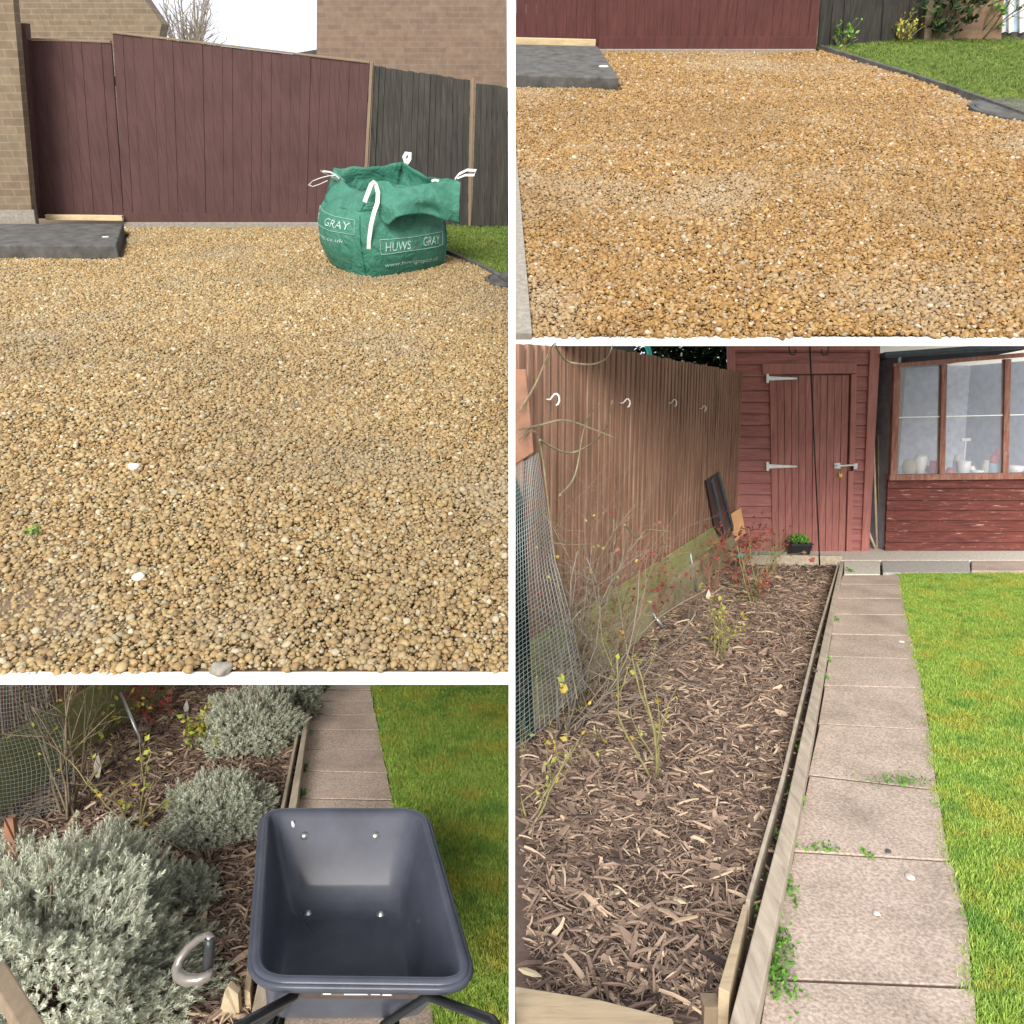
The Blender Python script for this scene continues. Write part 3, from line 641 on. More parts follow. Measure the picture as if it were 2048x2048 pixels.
# ------------------------------------------------------------------ bulk bag
def bag():
    F0 = P.g(732, 556); L0 = P.g(660, 520); R0 = P.g(884, 537); 
    K0 = L0+R0-F0
    ctr = (F0+K0)/2; t = thing('bulk_bag', 'green woven bulk bag of gravel with white loops standing on the driveway', 'bulk bag', (ctr.x, ctr.y, 0), P)
    bot = [F0, R0, K0, L0]; H = .60
    def rounded(cs, rfrac, n):       # closed ring: n points per side, corner pulled in
        out = []
        for i in range(4):
            a, b = Vector(cs[i]), Vector(cs[(i+1) % 4])
            for k in range(n): out.append(a.lerp(b, k/n))
        return out
    NS = 16
    def body_pt(side, u, v):         # side 0: F-R (right face) 3: L-F (left face)
        z = v*H; bulge = .035+.105*math.sin(math.pi*min(1, v*.9+.12))**.8
        sc = 1+.10*math.sin(math.pi*min(1, v*1.0))-(.16*max(0, (v-.78)/.22)**1.5)
        a, b = bot[side], bot[(side+1) % 4]; cc = Vector((ctr.x, ctr.y, 0))
        a, b = cc+(a-cc)*sc, cc+(b-cc)*sc; p = a.lerp(b, u); n = (b-a).cross(Vector((0, 0, 1))).normalized()
        if n.dot(p-cc) < 0: n = -n
        p = p+n*bulge*(math.sin(math.pi*u)**.8)
        wr = .0075*abs(math.sin(v*34+2.2*math.sin(u*5+side)+1.5*mnoise.noise(Vector((u*3, v*4, side)))))*math.sin(math.pi*u)*(.3+v*.7) + .008*mnoise.noise(Vector((u*4, v*7, side)))
        p = p+n*wr; p.z = z+.012*mnoise.noise(Vector((u*3+side, v*3, 9))); 
        if v == 0: p.z = -.005
        return p
    rs = []
    NV = 34
    for j in range(NV+1):
        rs.append([body_pt(s_, k/NS, j/NV) for s_ in range(4) for k in range(NS)])
    cc = Vector((ctr.x, ctr.y, H*.97)); top = rs[-1]
    rs.append([p.lerp(cc, .14)+Vector((0, 0, -.02)) for p in top]); rs.append([p.lerp(cc, .35)+Vector((0, 0, -.07)) for p in top]); rs.append([p.lerp(cc, .7)+Vector((0, 0, -.09)) for p in top])
    m = MB(); m.rings(rs, True, True, True); m.build('body', M_bag, t, smooth=True)
    # collar: open skirt above the fill, right-front side flops outward
    def ctop(x, y, d): 
        return P.v(x, y, d)
    Ft, Rt, Kt, Lt = P.v(751, 362, F0.y+.06), P.v(906, 359, R0.y-.10), P.v(806, 323, K0.y-.02), P.v(668, 335, L0.y+.12)
    low = [body_pt(s_, 0, .90) for s_ in range(4)]      # F R K L
    tops = [Ft, Rt, Kt, Lt]
    def wall(i, sag, name, out=0.0, n=20, mv=8, u0=0, u1=1):
        a0, b0, a1, b1 = low[i], low[(i+1) % 4], tops[i], tops[(i+1) % 4]; m = MB()
        nn = (b0-a0).cross(Vector((0, 0, 1))).normalized()
        if nn.dot((a0+b0)/2-Vector((ctr.x, ctr.y, 0))) < 0: nn = -nn
        def f(u, v):
            uu = u0+(u1-u0)*u; lo = body_pt(i, uu, .90); hi = a1.lerp(b1, uu)+Vector((0, 0, -sag*math.sin(math.pi*uu)))
            p = lo.lerp(hi, v)+nn*(out*math.sin(math.pi*v)*math.sin(math.pi*uu)+.025*mnoise.noise(Vector((uu*4+i*5, v*2.5, 2)))*(.3+v))
            p.z += .02*mnoise.noise(Vector((uu*5+i, v*2, 7))); return p
        m.grid(f, n, mv); return m.build(name, M_bag, t, smooth=True, solid=.0025)
    wall(0, .05, 'collar', .02); wall(1, .045, 'collar', .02); wall(2, .02, 'collar', .02); wall(3, .13, 'collar', .0)
    # flap: right-hand collar folded out and hanging over the front face
    fa, fb, fc, fd = P.v(757, 372, F0.y+.01), P.v(798, 376, F0.y+.02), P.v(905, 360, R0.y-.16), P.v(921, 372, R0.y-.20)
    ga, gb, gc, gd = P.v(763, 446, F0.y-.07), P.v(820, 426, F0.y-.13), P.v(890, 438, R0.y-.26), P.v(919, 447, R0.y-.23)
    topc = [P.v(752, 363, F0.y+.04), P.v(776, 362, F0.y+.05), P.v(797, 374, F0.y+.05), P.v(850, 368, F0.y+.08), P.v(905, 359, R0.y-.12), P.v(922, 366, R0.y-.18)]
    botc = [P.v(759, 430, F0.y-.02), P.v(775, 450, F0.y-.09), P.v(800, 432, F0.y-.16), P.v(850, 428, R0.y-.34), P.v(895, 441, R0.y-.30), P.v(920, 448, R0.y-.24)]
    def cr(L, u):
        n = len(L)-1; i = min(int(u*n), n-1); f = u*n-i; p0, p1, p2, p3 = L[max(i-1, 0)], L[i], L[i+1], L[min(i+2, n)]
        return .5*((2*p1)+(-p0+p2)*f+(2*p0-5*p1+4*p2-p3)*f*f+(-p0+3*p1-3*p2+p3)*f**3)
    def ff(u, v):
        p = cr(topc, u).lerp(cr(botc, u), v); p.y -= .05*math.sin(math.pi*v)*(.4+.6*math.sin(3.1*u))+.02*mnoise.noise(Vector((u*5, v*3, 1)))+.022*abs(math.sin(v*4.5-u*5.5))-.01; return p
    MB().grid(ff, 34, 14).build('folded_flap', M_bag, t, smooth=True, solid=.0025)
    m = MB(); m.tube([ff(.985, v/8)+Vector((0, -.006, 0)) for v in range(9)], .005, 6); m.build('seam', M_iron, t)
    m = MB(); m.tube([body_pt(0, 0, v/20)+Vector((0, -.006, 0)) for v in range(18)], .006, 6); m.build('seam', M_bag, t, smooth=True); m = MB(); m.tube([body_pt(1, 0, v/20)+Vector((.002, -.004, 0)) for v in range(15)], .005, 6); m.build('seam', M_bag, t, smooth=True)
    # webbing loops
    def strap(pts, wd, th=.0022, up=(0, -1, 0), name='lifting_loop'):
        m = MB(); pts = [Vector(p) for p in pts]; rings = []
        for i, p in enumerate(pts):
            d = (pts[min(i+1, len(pts)-1)]-pts[max(i-1, 0)]).normalized(); u = Vector(up); sx = d.cross(u).normalized(); u2 = sx.cross(d)
            rings.append([p-sx*wd/2-u2*th/2, p+sx*wd/2-u2*th/2, p+sx*wd/2+u2*th/2, p-sx*wd/2+u2*th/2])
        m.rings(rings, True, True, True); return m.build(name, M_web, t, smooth=False)
    y0 = F0.y
    strap([P.v(737, 505, y0-.05), P.v(738, 480, y0-.085), P.v(742, 450, y0-.10), P.v(748, 425, y0-.10), P.v(755, 405, y0-.08), P.v(756, 385, y0-.05), P.v(751, 368, y0-.03), P.v(748, 364, y0-.04), P.v(742, 370, y0-.07), P.v(735, 388, y0-.09), P.v(729, 404, y0-.09)], .034)
    yb = L0.y
    strap([P.v(690, 362, yb), P.v(682, 356, yb-.02), P.v(672, 350, yb-.05), P.v(655, 352, yb-.08), P.v(640, 356, yb-.1), P.v(625, 362, yb-.12), P.v(618, 370, yb-.12), P.v(625, 373, yb-.11), P.v(640, 368, yb-.1), P.v(655, 361, yb-.08)], .024, .0022, (0, 0, 1))
    strap([P.v(646, 342, yb-.06), P.v(660, 344, yb-.03), P.v(672, 350, yb), P.v(682, 362, yb+.02)], .014)
    yk = K0.y
    strap([P.v(812, 336, yk-.05), P.v(811, 322, yk-.05), P.v(808, 314, yk-.05), P.v(812, 307, yk-.05), P.v(820, 307, yk-.05), P.v(819, 317, yk-.05), P.v(814, 326, yk-.06)], .035)
    yr = R0.y-.1
    strap([P.v(910, 358, yr), P.v(918, 348, yr-.02), P.v(934, 340, yr-.04), P.v(952, 341, yr-.05), P.v(948, 350, yr-.05), P.v(930, 350, yr-.04), P.v(915, 356, yr-.02)], .034, .0022, (0, -.5, 1))
    strap([P.v(863, 362, yr+.12), P.v(870, 360, yr+.12), P.v(878, 362, yr+.12)], .02)
    # prints, curved onto the faces
    def text(txt, side, uc, vc, hgt, wid, mat, shear=.15, name='lettering'):
        cu = bpy.data.curves.new('txt', 'FONT'); cu.body = txt; cu.align_x = 'CENTER'; cu.align_y = 'CENTER'; cu.shear = shear; cu.resolution_u = 3
        ob = bpy.data.objects.new('txt', cu); C.objects.link(ob); bpy.context.view_layer.update()
        me = bpy.data.meshes.new_from_object(ob.evaluated_get(bpy.context.evaluated_depsgraph_get())); bpy.data.objects.remove(ob)
        vs = [v.co.copy() for v in me.vertices]; fs = [tuple(p.vertices) for p in me.polygons]
        xs = [v.x for v in vs]; ys = [v.y for v in vs]; w_, h_ = max(xs)-min(xs), max(ys)-min(ys); cx, cy = (max(xs)+min(xs))/2, (max(ys)+min(ys))/2
        side_len = (bot[(side+1) % 4]-bot[side]).length; m = MB(); out = []
        for v in vs:
            u = uc+(v.x-cx)/w_*wid; vv = vc+(v.y-cy)/h_*hgt
            p = body_pt(side, u, vv); n = (body_pt(side, u+.01, vv)-p).cross(body_pt(side, u, vv+.01)-p).normalized()
            if n.y > 0: n = -n
            out.append(p+n*.005)
        m.add(out, fs); return m.build(name, mat, t)
    def line(side, pts, mat=M_print, wd=.004):
        m = MB(); q = []
        for (a, b), (c, d) in zip(pts[:-1], pts[1:]):
            for k in range(12): q.append((a+(c-a)*k/12, b+(d-b)*k/12))
        q.append(pts[-1]); m.tube([body_pt(side, u, v)+Vector((0, -.006, 0)) for u, v in q], wd*.5, 4); m.build('printed_frame', mat, t)
    text('HUWS', 0, .36, .455, .125, .27, M_print); text('GRAY', 0, .76, .475, .12, .23, M_print)
    text('\u25c6' if False else 'x', 0, .555, .45, .05, .05, M_printr, 0, 'printed_mark')
    text('www.huwsgray.co.uk', 0, .54, .195, .08, .66, M_print)
    line(0, [(.18, .36), (.93, .385), (.93, .57), (.18, .555), (.18, .36)])
    text('HUWS', 3, .13, .70, .11, .22, M_print); text('GRAY', 3, .70, .70, .11, .42, M_print); text('huwsgray.co.uk', 3, .45, .48, .065, .75, M_print)
    line(3, [(.02, .61), (.95, .60), (.95, .80), (.02, .81), (.02, .61)])
    # spade shaft standing inside the bag
    a, b = P.v(708, 386, L0.y+.15), P.v(662, 353, L0.y-.02)
    m = MB(); m.tube([a, b], .013, 8); m.tube([b, b+Vector((-.06, 0, .03)), b+Vector((-.09, 0, .05))], .010, 6)
    tag(m.build('shovel', M_grip, None, P, b, smooth=True), 'grey tool shaft poking out of the bulk bag at its left corner', 'tool')
bag()

# ================================================================== A2: the empty driveway
P = A2; Yg = P.g(1400, 106).y
gatewall(P, Yg+.08, 'side_gate', 'dark maroon side gate above the dark step, golden gravel driveway', 'gate', [(1032, -20), (1195, -20), (1193, 80), (1032, 80)], 8, M_gate)
gatewall(P, Yg, 'driveway_gate', 'wide maroon gate with flat bottom rail standing above the golden gravel', 'gate', [(1198, -20), (1643, -20), (1631, 98), (1197, 98)], 24, M_gate, [(.0, .22)])
q = [P.v(1197, 107, Yg-.05), P.v(1632, 107, Yg-.05), P.v(1632, 99, Yg-.05), P.v(1197, 99, Yg-.05)]
m = MB(); m.hexa(q, [p+Vector((0, .14, 0)) for p in q]); tag(m.build('gravel_board', M_conc, None, P, q[0], bevel=.006), 'low concrete board under the maroon gate above the golden gravel', 'gravel board')
v = [P.v(1192, 98, Yg+.02), P.v(1200, 98, Yg+.02), P.v(1201, -30, Yg+.02), P.v(1192, -30, Yg+.02)]; m = MB(); m.hexa(v, [p+Vector((0, .09, 0)) for p in v]); tag(m.build('gate_post', M_gate, None, P, v[0], bevel=.003), 'slim maroon post between side gate and wide gate above the golden gravel', 'post')
# black fence recedes to the right
b0, b1 = P.g(1636, 101), P.g(1857, 82); up = Vector((0, 0, 2.1)); t = thing('boarded_fence', 'black boarded fence running back from the maroon gate beside the golden gravel lawn', 'fence', b0, P)
t_0 = P.v(1646, -30, b0.y); t_1 = P.v(1862, -30, b1.y); MB().boards(t_0, t_1, b1, b0, 20, .03, .002, .018, vj=0).build('board_panel', M_black, t, bevel=.002)
for z in (.5, 1.6): MB().bar(b0+Vector((.02, .07, z)), b1+Vector((-.02, .07, z)), .03, .5).build('back_rail', M_black, t)
a = P.v(1852, -20, b1.y-.2); q = [P.v(1848, 86, b1.y-.2), P.v(1904, 86, b1.y-.2), P.v(1920, -30, b1.y-.2), P.v(1854, -30, b1.y-.2)]
t = thing('brick_wall', 'olive tan brick pier between the black fence and the pinkish wall', 'wall', q[0], P); m = MB(); m.hexa(q, [p+Vector((0, .5, 0)) for p in q]); m.build('wall', M_brickL, t)
q = [P.v(1905, 88, b1.y-.1), P.v(2002, 86, b1.y-.1), P.v(2010, -30, b1.y-.1), P.v(1921, -30, b1.y-.1)]
t = thing('brick_wall', 'pinkish house wall behind the rose shrub at the lawn corner', 'wall', q[0], P); m = MB(); m.hexa(q, [p+Vector((0, .5, 0)) for p in q]); m.build('wall', M_brickP, t)
q = [P.v(2002, 64, b1.y+.1), P.v(2090, 64, b1.y+.1), P.v(2090, -30, b1.y+.1), P.v(2003, -30, b1.y+.1)]
t = thing('house_window', 'pale blue white window at the top right corner beyond the lawn', 'window', q[0], P)
m = MB(); m.hexa(q, [p+Vector((0, .1, 0)) for p in q]); m.build('pane', plain('blue_pane', (.40, .52, .68), .2, bs=0), t)
m = MB()
for x in (2004, 2020, 2042): m.bar(P.v(x, 64, b1.y+.09), P.v(x, -30, b1.y+.09), .06, .06, (0, 1, 0))
m.build('frame', M_cerw, t)
q = [P.v(2002, 90, b1.y+.1), P.v(2090, 90, b1.y+.1), P.v(2090, 65, b1.y+.1), P.v(2002, 65, b1.y+.1)]; MB().hexa(q, [p+Vector((0, .1, 0)) for p in q]).build('wall_below', M_slab, t)
# step
a, b, c, d = P.g(980, 88, step_h), P.g(1196, 92, step_h), P.g(1238, 155, step_h), P.g(980, 149, step_h)
a.x = max(a.x, .014); d.x = max(d.x, .014); a.x = d.x = .014
m = MB(); m.prism([a, b, c, d], (0, 0, -step_h-.004)); tag(m.build('concrete_step', M_slab, None, P, (c+d)/2, bevel=.015), 'dark worn concrete step slab at the left of the golden gravel', 'step', 'concrete steps')
hole2 = [(a.x-.1, a.y+.3), (b.x+.05, b.y+.3), (c.x+.05, c.y-.04), (d.x-.1, d.y-.04)]
x0, x1 = P.v(1031, 82, Yg-.03), P.v(1191, 86, Yg-.03); m = MB(); m.bar(x0, x1, .06, .075); tag(m.build('timber_sill', M_pale, None, P, x0, bevel=.003), 'fresh pale timber strip on the step beside the golden gravel', 'timber')
a = P.g(1207, 133, step_h); m = MB(); m.lathe(a, [(.0, 0), (.055, .0), (.045, .008), (0, .01)], 9); m.v = [(x, a.y+(y-a.y)*.7, z) for x, y, z in m.v]
tag(m.build('white_stone', M_stonew, None, P, a), 'small flat white stone on the step beside the golden gravel', 'stone')
kl = [P.g(x, y) for x, y in ((1640, 102), (1713, 125), (1819, 159), (1900, 186), (1972, 212), (2048, 240), (2140, 275))]
lawn2 = [(b0.x, b0.y+.1), (b1.x, b1.y+1.6)]+[(kl[-1].x+2, b1.y+1.6), (kl[-1].x+2, kl[-1].y)]+[(k.x, k.y) for k in kl[::-1]]
struct(sheet('lawn', P, lawn2, .015, M_turfB, .02)); lawn_grass('grass', P, lawn2, .024, M_grassB, 'short green grass of the lawn beside the golden gravel', 12, h=.035, z0=.015)
m = MB()
for i in range(len(kl)-1): m.bar(kl[i]+Vector((0, 0, .02)), kl[i+1]+Vector((0, 0, .02)), .045, .09)
tag(m.build('lawn_kerb', M_slab, None, P, kl[1], bevel=.005), 'dark edging strip between golden gravel and green lawn', 'kerb')
mh = P.g(2040, 226); manhole(P, mh, .45, 'round dark inspection cover where gravel meets lawn, golden gravel drive')
# left concrete edging
el = [P.g(1029, 270), P.g(1064, 679)]; a, b = Vector((el[0].x-.0, el[0].y, 0)), el[1]
seg = [0, .62, .62, 1]; t = thing('edging_kerb', 'pale concrete edging kerb at the left of the golden gravel', 'kerb', b, P)
for i, (u0, u1) in enumerate(((0, .8), (.805, 1.0))):
    p, q = b.lerp(a, u0) if True else 0, b.lerp(a, u1); p.x = max(p.x, .02); q.x = max(q.x, .02); l = .013
    m = MB(); m.prism([(l, p.y, .035), (p.x, p.y, .035), (q.x, q.y, .035), (l, q.y, .035)], (0, 0, -.04)); m.build('kerb_stone', M_conc, t, bevel=.003)
poly = [(.03, yl2+.012), (P.g(2140, 679).x, yl2+.012), (kl[-1].x+.3, kl[-1].y)]+[(k.x, k.y) for k in kl[::-1]]+[(P.g(1634, 106).x, Yg-.03), (.03, Yg-.03)]
hk = [(0, b.y-.2), (b.x+.005, b.y-.2), (b.x+.005, b.y), (a.x+.005, a.y), (0, a.y)]
hm = [(mh.x+.47*math.cos(q*.5), mh.y+.47*math.sin(q*.5)) for q in range(13)]
gravel('gravel', P, poly, .0172, M_peb2, 'golden pebble gravel covering the empty driveway', [hole2, hk, hm], 31, grow=.02)
shrub('bush', P, P.g(1868, 86), 'dark leafy bush against the black fence and brick pier', 'bush', 9, .75, .012, M_stemg, M_leafd, .10, 500, 41, spread=.7)
shrub('rose_shrub', P, P.g(1958, 84), 'thin leafy rose shrub before the pinkish wall at the lawn corner', 'shrub', 9, 1.0, .012, M_stemg, M_leafg, .08, 300, 42, spread=.9)
shrub('weed_clump', P, P.g(1680, 100), 'low weedy clump at the foot of the black fence', 'weeds', 9, .28, .006, M_stemy, M_leafg, .05, 120, 43, spread=.8)
shrub('weed_clump', P, P.g(1800, 90), 'yellowish clump of weeds further along the black fence foot', 'weeds', 9, .32, .006, M_stemy, M_leafy, .05, 120, 44, spread=.9)

# ================================================================== B: rose bed, path and sheds
P = B
board_h = .10
def strip_on(P, name, pl, pr, z, mat, label, cat, thick, bevel=.004, group=None):
    L = [P.g(x, y, z) for x, y in pl]; Rr = [P.g(x, y, z) for x, y in pr]; n = len(L); m = MB()
    rs = [[L[i], Rr[i], Rr[i]-Vector((0, 0, thick)), L[i]-Vector((0, 0, thick))] for i in range(n)]
    m.rings(rs, True, True, True); o = m.build(name, mat, None, P, (L[0]+L[-1])/2, bevel=bevel); return tag(o, label, cat, group)
strip_on(P, 'edging_timber', [(1455, 2060), (1570, 1620), (1663, 1200), (1681, 1122)], [(1508, 2060), (1600, 1620), (1673, 1200), (1687, 1122)], board_h, M_edge, 'thick grey weathered timber rail along the paved path of the rose bed', 'timber edging', .12)
strip_on(P, 'inner_board', [(1491, 1800), (1560, 1560), (1627, 1290), (1676, 1124)], [(1500, 1800), (1568, 1560), (1632, 1290), (1679, 1124)], board_h-.005, M_edge, 'thin inner board running beside the thick edging timber', 'timber board', .12, .002)
strip_on(P, 'short_board', [(1437, 1975), (1486, 1808)], [(1459, 1985), (1497, 1808)], board_h+.015, M_edgef, 'short tan board standing at the near corner of the rose bed', 'timber board', .13, .002)
strip_on(P, 'front_board', [(1031, 2048), (1200, 2090), (1370, 2130)], [(1031, 1972), (1200, 1999), (1345, 2036)], board_h+.01, M_edgef, 'tan timber board across the near end of the rose bed', 'timber board', .12, .003)
m = MB(); c = P.g(1422, 2010, .05); m.box(c.x-.022, c.x+.022, c.y-.02, c.y+.03, 0, .06); tag(m.build('corner_peg', M_post, None, P, c, bevel=.003), 'short square wooden peg at the near corner inside the rose bed', 'peg')
pathL = [(1517, 2070), (1517, 2036), (1560, 1840), (1601, 1640), (1640, 1440), (1673, 1200), (1688, 1140)]
pathR = [(1950, 2070), (1949, 2036), (1936, 1840), (1884, 1660), (1858, 1440), (1806, 1200), (1797, 1148)]
def interp(tab, y):
    tab = sorted(tab, key=lambda q: q[1])
    if y <= tab[0][1]: return tab[0][0]
    for a, b in zip(tab, tab[1:]):
        if y <= b[1]: return a[0]+(b[0]-a[0])*(y-a[1])/(b[1]-a[1])
    return tab[-1][0]
def paved(P, pL, pR, joints, mat, zj=.0015, seed=2):
    """joints: (yleft, yright) from near to far"""
    r = random.Random(seed); m = MB()
    for (l0, r0), (l1, r1) in zip(joints[:-1], joints[1:]):
        z = .02+r.uniform(-zj, zj)
        a, b, c, d = P.g(interp(pL, l0), l0, z), P.g(interp(pR, r0), r0, z), P.g(interp(pR, r1), r1, z), P.g(interp(pL, l1), l1, z)
        g = .007; mid0, mid1 = [(P.g(interp(pR, (r0+r1)/2)+r.uniform(-3, 3), (r0+r1)/2, z))], None
        pts = [a+Vector((0, g, 0)), b+Vector((0, g, 0)), mid0[0], c-Vector((0, g, 0)), d-Vector((0, g, 0))]
        pts = [p+Vector((0, 0, r.uniform(-.002, .002))) for p in pts]; m.prism(pts, (0, 0, -.045))
    js = MB(); ys_ = range(joints[-1][0]+2, joints[0][0]-2, 20)
    a_ = [P.g(interp(pL, y)+1, y, .0145) for y in ys_]; b_2 = [P.g(interp(pR, y)-1, y, .0145) for y in ys_]
    js.prism(a_+b_2[::-1], (0, 0, -.03)); struct(js.build('path_bedding', M_soil, None, P))
    return struct(m.build('path', mat, None, P, bevel=.0015))
JB = [(2100, 2110), (1958, 1975), (1703, 1722), (1550, 1580), (1447, 1460), (1371, 1376), (1313, 1318), (1268, 1271), (1228, 1230), (1196, 1197), (1168, 1169), (1150, 1150)]
paved(P, pathL, pathR, JB, M_path)
def crosspave(x0, x1, y0, y1, mat, sk=0):
    z = .02; m = MB(); m.prism([P.g(x0+sk, y1, z), P.g(x1+sk, y1, z), P.g(x1, y0, z), P.g(x0, y0, z)], (0, 0, -.045)); return struct(m.build('path', mat, None, P, bevel=.005))
crosspave(1688, 1760, 1120, 1148, M_pathw); crosspave(1763, 1938, 1117, 1145, M_pathg, 3); crosspave(1943, 2100, 1118, 1141, M_path)
Ys = P.g(1600, 1106).y
m = MB(); a, b = P.g(1560, 1119, .03), P.g(2120, 1119, .03); m.box(P.g(1490, 1117, .03).x, b.x, a.y, a.y+3.2, -.03, .024); struct(m.build('shed_base', M_pathw, None, P, bevel=.006))
# lawn
lb = [P.g(interp(pathR, y)+2, y) for y in range(2075, 1149, -12)]
r = random.Random(3)
lawnB = [(p.x+r.uniform(-.012, .012), p.y) for p in lb]+[(6.5, lb[-1].y), (6.5, lb[0].y)]
struct(sheet('lawn', P, lawnB, .008, M_turf, .03)); lawnBv = [(p.x-.012+.03*mnoise.noise(Vector((0, p.y*6, 0)))+r.uniform(-.015, .01), p.y) for p in lb]+[(P.g(2110, 1150).x, lb[-1].y), (P.g(2110, 2070).x, lb[0].y)]
lawn_grass('grass', P, lawnBv, .0155, M_grassA, 'mossy bright green grass of the lawn beside the sheds path', 13, h=.021, z0=.008)
# bed soil and mulch
bedB = [(.05, P.g(1031, 1990).y-.05)]+[(P.g(x, y).x, P.g(x, y).y) for x, y in ((1330, 2060), (1440, 2030), (1495, 1830), (1565, 1580), (1630, 1300), (1674, 1135), (1500, 1135))]+[(P.g(1400, 1150).x, P.g(1400, 1150).y), (P.g(1261, 1261).x-.05, P.g(1261, 1261).y), (P.g(1166, 1367).x-.05, P.g(1166, 1367).y), (.05, P.g(1166, 1367).y-.6)]
struct(sheet('bed_soil', P, [(.012, bedB[0][1])]+bedB[1:-1]+[(.012, bedB[-1][1])], -.0, M_soil, .025)); mulch('bark_mulch', P, bedB, .0108, 'brown shredded bark mulch covering the rose bed before the sheds', 51)
# timber fence, wall
fb = [P.g(1040, 1530), P.g(1166, 1367), P.g(1261, 1261), P.g(1350, 1185), P.g(1450, 1124)]
d0 = (fb[4]-fb[1]).normalized(); f0 = fb[1]-d0*1.0; f1 = fb[4]+d0*.6
nrm = Vector((-d0.y, d0.x, 0))
if f0.x < .03: f0 = f0+d0*((.03-f0.x)/d0.x)
t = thing('timber_fence', 'brown vertical board fence with white hooks beside the rose bed', 'fence', f0, P)
LF = (f1-f0).length; zb, zt = .44, 1.86; m = MB(); n = int(LF/.088); r = random.Random(6)
for i in range(n):
    s0 = f0+d0*(i*LF/n); s1 = f0+d0*((i+.62)*LF/n); s2 = f0+d0*((i+1)*LF/n); zz = min(zt, 1.548+.0767*s0.y)+r.uniform(-.006, .006)
    up = Vector((0, 0, 1)); 
    for (a, b, off, th) in ((s0, s1, 0, .018), (s1-d0*.01, s2+d0*.01, .034, .012)):
        a = a+nrm*off; b = b+nrm*off; m.hexa([a+up*zb, b+up*zb, b+up*zz, a+up*zz], [a+nrm*th+up*zb, b+nrm*th+up*zb, b+nrm*th+up*zz, a+nrm*th+up*zz])
m.v = [(max(x, .012), y, z) for x, y, z in m.v]; m.build('board_panel', M_fenceB, t, bevel=.0015)
for z in (.7, 1.5): MB().bar(f0+d0*.2+nrm*.06+Vector((0, 0, z)), f1+nrm*.06+Vector((0, 0, z)), .04, .08).build('back_rail', M_fenceB, t)
def fence_at(px, py):      # point of the fence face on this sight line
    d = P.ray(px, py); # solve (o + d*t - f0).nrm = 0
    o = Vector((0, 0, P.h)); k = (f0-o).dot(nrm)/d.dot(nrm); return o+d*k
for (x, y, s) in ((1093, 799, .055), (1240, 806, .05), (1336, 806, .05), (1398, 817, .045)):
    c = fence_at(x, y)-nrm*.0; m = MB(); e = -nrm
    pts = [c+Vector((0, 0, 0)), c+e*.02]+[c+e*(.02+s*.5)+Vector((math.cos(a)*s*.32*1.0, 0, math.sin(a)*s*.5)) for a in [2.6, 1.9, 1.2, .5, -.2, -.9, -1.5]]
    m.tube(pts, .0045, 6); m.build('hook', M_cerw, t, smooth=True)
m = MB(); a, b = f0-nrm*.005+d0*.08, f1-nrm*.005; m.hexa([a+Vector((0, 0, .25)), b+Vector((0, 0, .25)), b+Vector((0, 0, .437)), a+Vector((0, 0, .437))], [a+nrm*.05+Vector((0, 0, .25)), b+nrm*.05+Vector((0, 0, .25)), b+nrm*.05+Vector((0, 0, .437)), a+nrm*.05+Vector((0, 0, .437))]); 
tag(m.build('gravel_board', M_mossw, None, P, a, bevel=.005), 'moss green concrete board below the brown fence along the rose bed', 'gravel board')
m = MB(); a, b = f0-nrm*.05+d0*.1, f1-nrm*.05; m.hexa([a-Vector((0, 0, .02)), b-Vector((0, 0, .02)), b+Vector((0, 0, .248)), a+Vector((0, 0, .248))], [a+nrm*.1-Vector((0, 0, .02)), b+nrm*.1-Vector((0, 0, .02)), b+nrm*.1+Vector((0, 0, .248)), a+nrm*.1+Vector((0, 0, .248))]); tag(m.build('low_brick_wall', M_brickB, None, P, a, bevel=.004), 'low mossy brick wall beneath the brown fence along the rose bed', 'wall')
# back: conifers, dark panel, hose, pale backdrop wall
def conifer(base, rad, h, seed, label):
    r = random.Random(seed); t = thing('conifer', label, 'conifer', base, P, 'dark conifers behind the brown fence'); m = MB(); m.tube([base, Vector(base)+Vector((0, 0, h*.8))], [.06, .03], 6)
    m.build('trunk', M_bark, t); ms = []; b = Vector(base)
    for i in range(8200):
        z = r.uniform(.1, 1)**.9; a = r.uniform(0, 6.28); k = rad*(1-.45*z)*(r.uniform(.35, 1)**.4)*(1+.3*mnoise.noise(Vector((math.cos(a)*2, math.sin(a)*2, z*6+seed))))
        p = b+Vector((math.cos(a)*k, math.sin(a)*k, z*h)); ms.append(Matrix.Translation(p) @ rot_to((math.cos(a)+r.gauss(0, .4), math.sin(a)+r.gauss(0, .4), r.gauss(0, .5))) @ Matrix.Scale(r.uniform(.05, .13), 4))
    replicate('foliage', LEAF_V, LEAF_F, ms, M_leafd, t)
for i, (x, y, rr, h, lab) in enumerate(((1290, 9.3, .62, 3.1, 'dark conifer behind the brown fence beside the turquoise hose'), (1370, 9.6, .62, 3.2, 'dark conifer between the turquoise hose and the red shed'), (1440, 9.4, .6, 3.1, 'dark conifer hard behind the left corner of the red shed'))):
    b = P.v(x, 900, y); b.z = 0; conifer(b, rr, h, 60+i, lab)
q0, q1 = P.v(1180, 900, 8.6), P.v(1264, 900, 8.6); m = MB(); m.box(q0.x, q1.x, 8.6, 8.7, 0, 2.35); tag(m.build('dark_screen', M_felt, None, P, (q0.x, 8.6, 0), bevel=.01), 'dark blue grey screen panel peeping over the brown fence', 'screen')
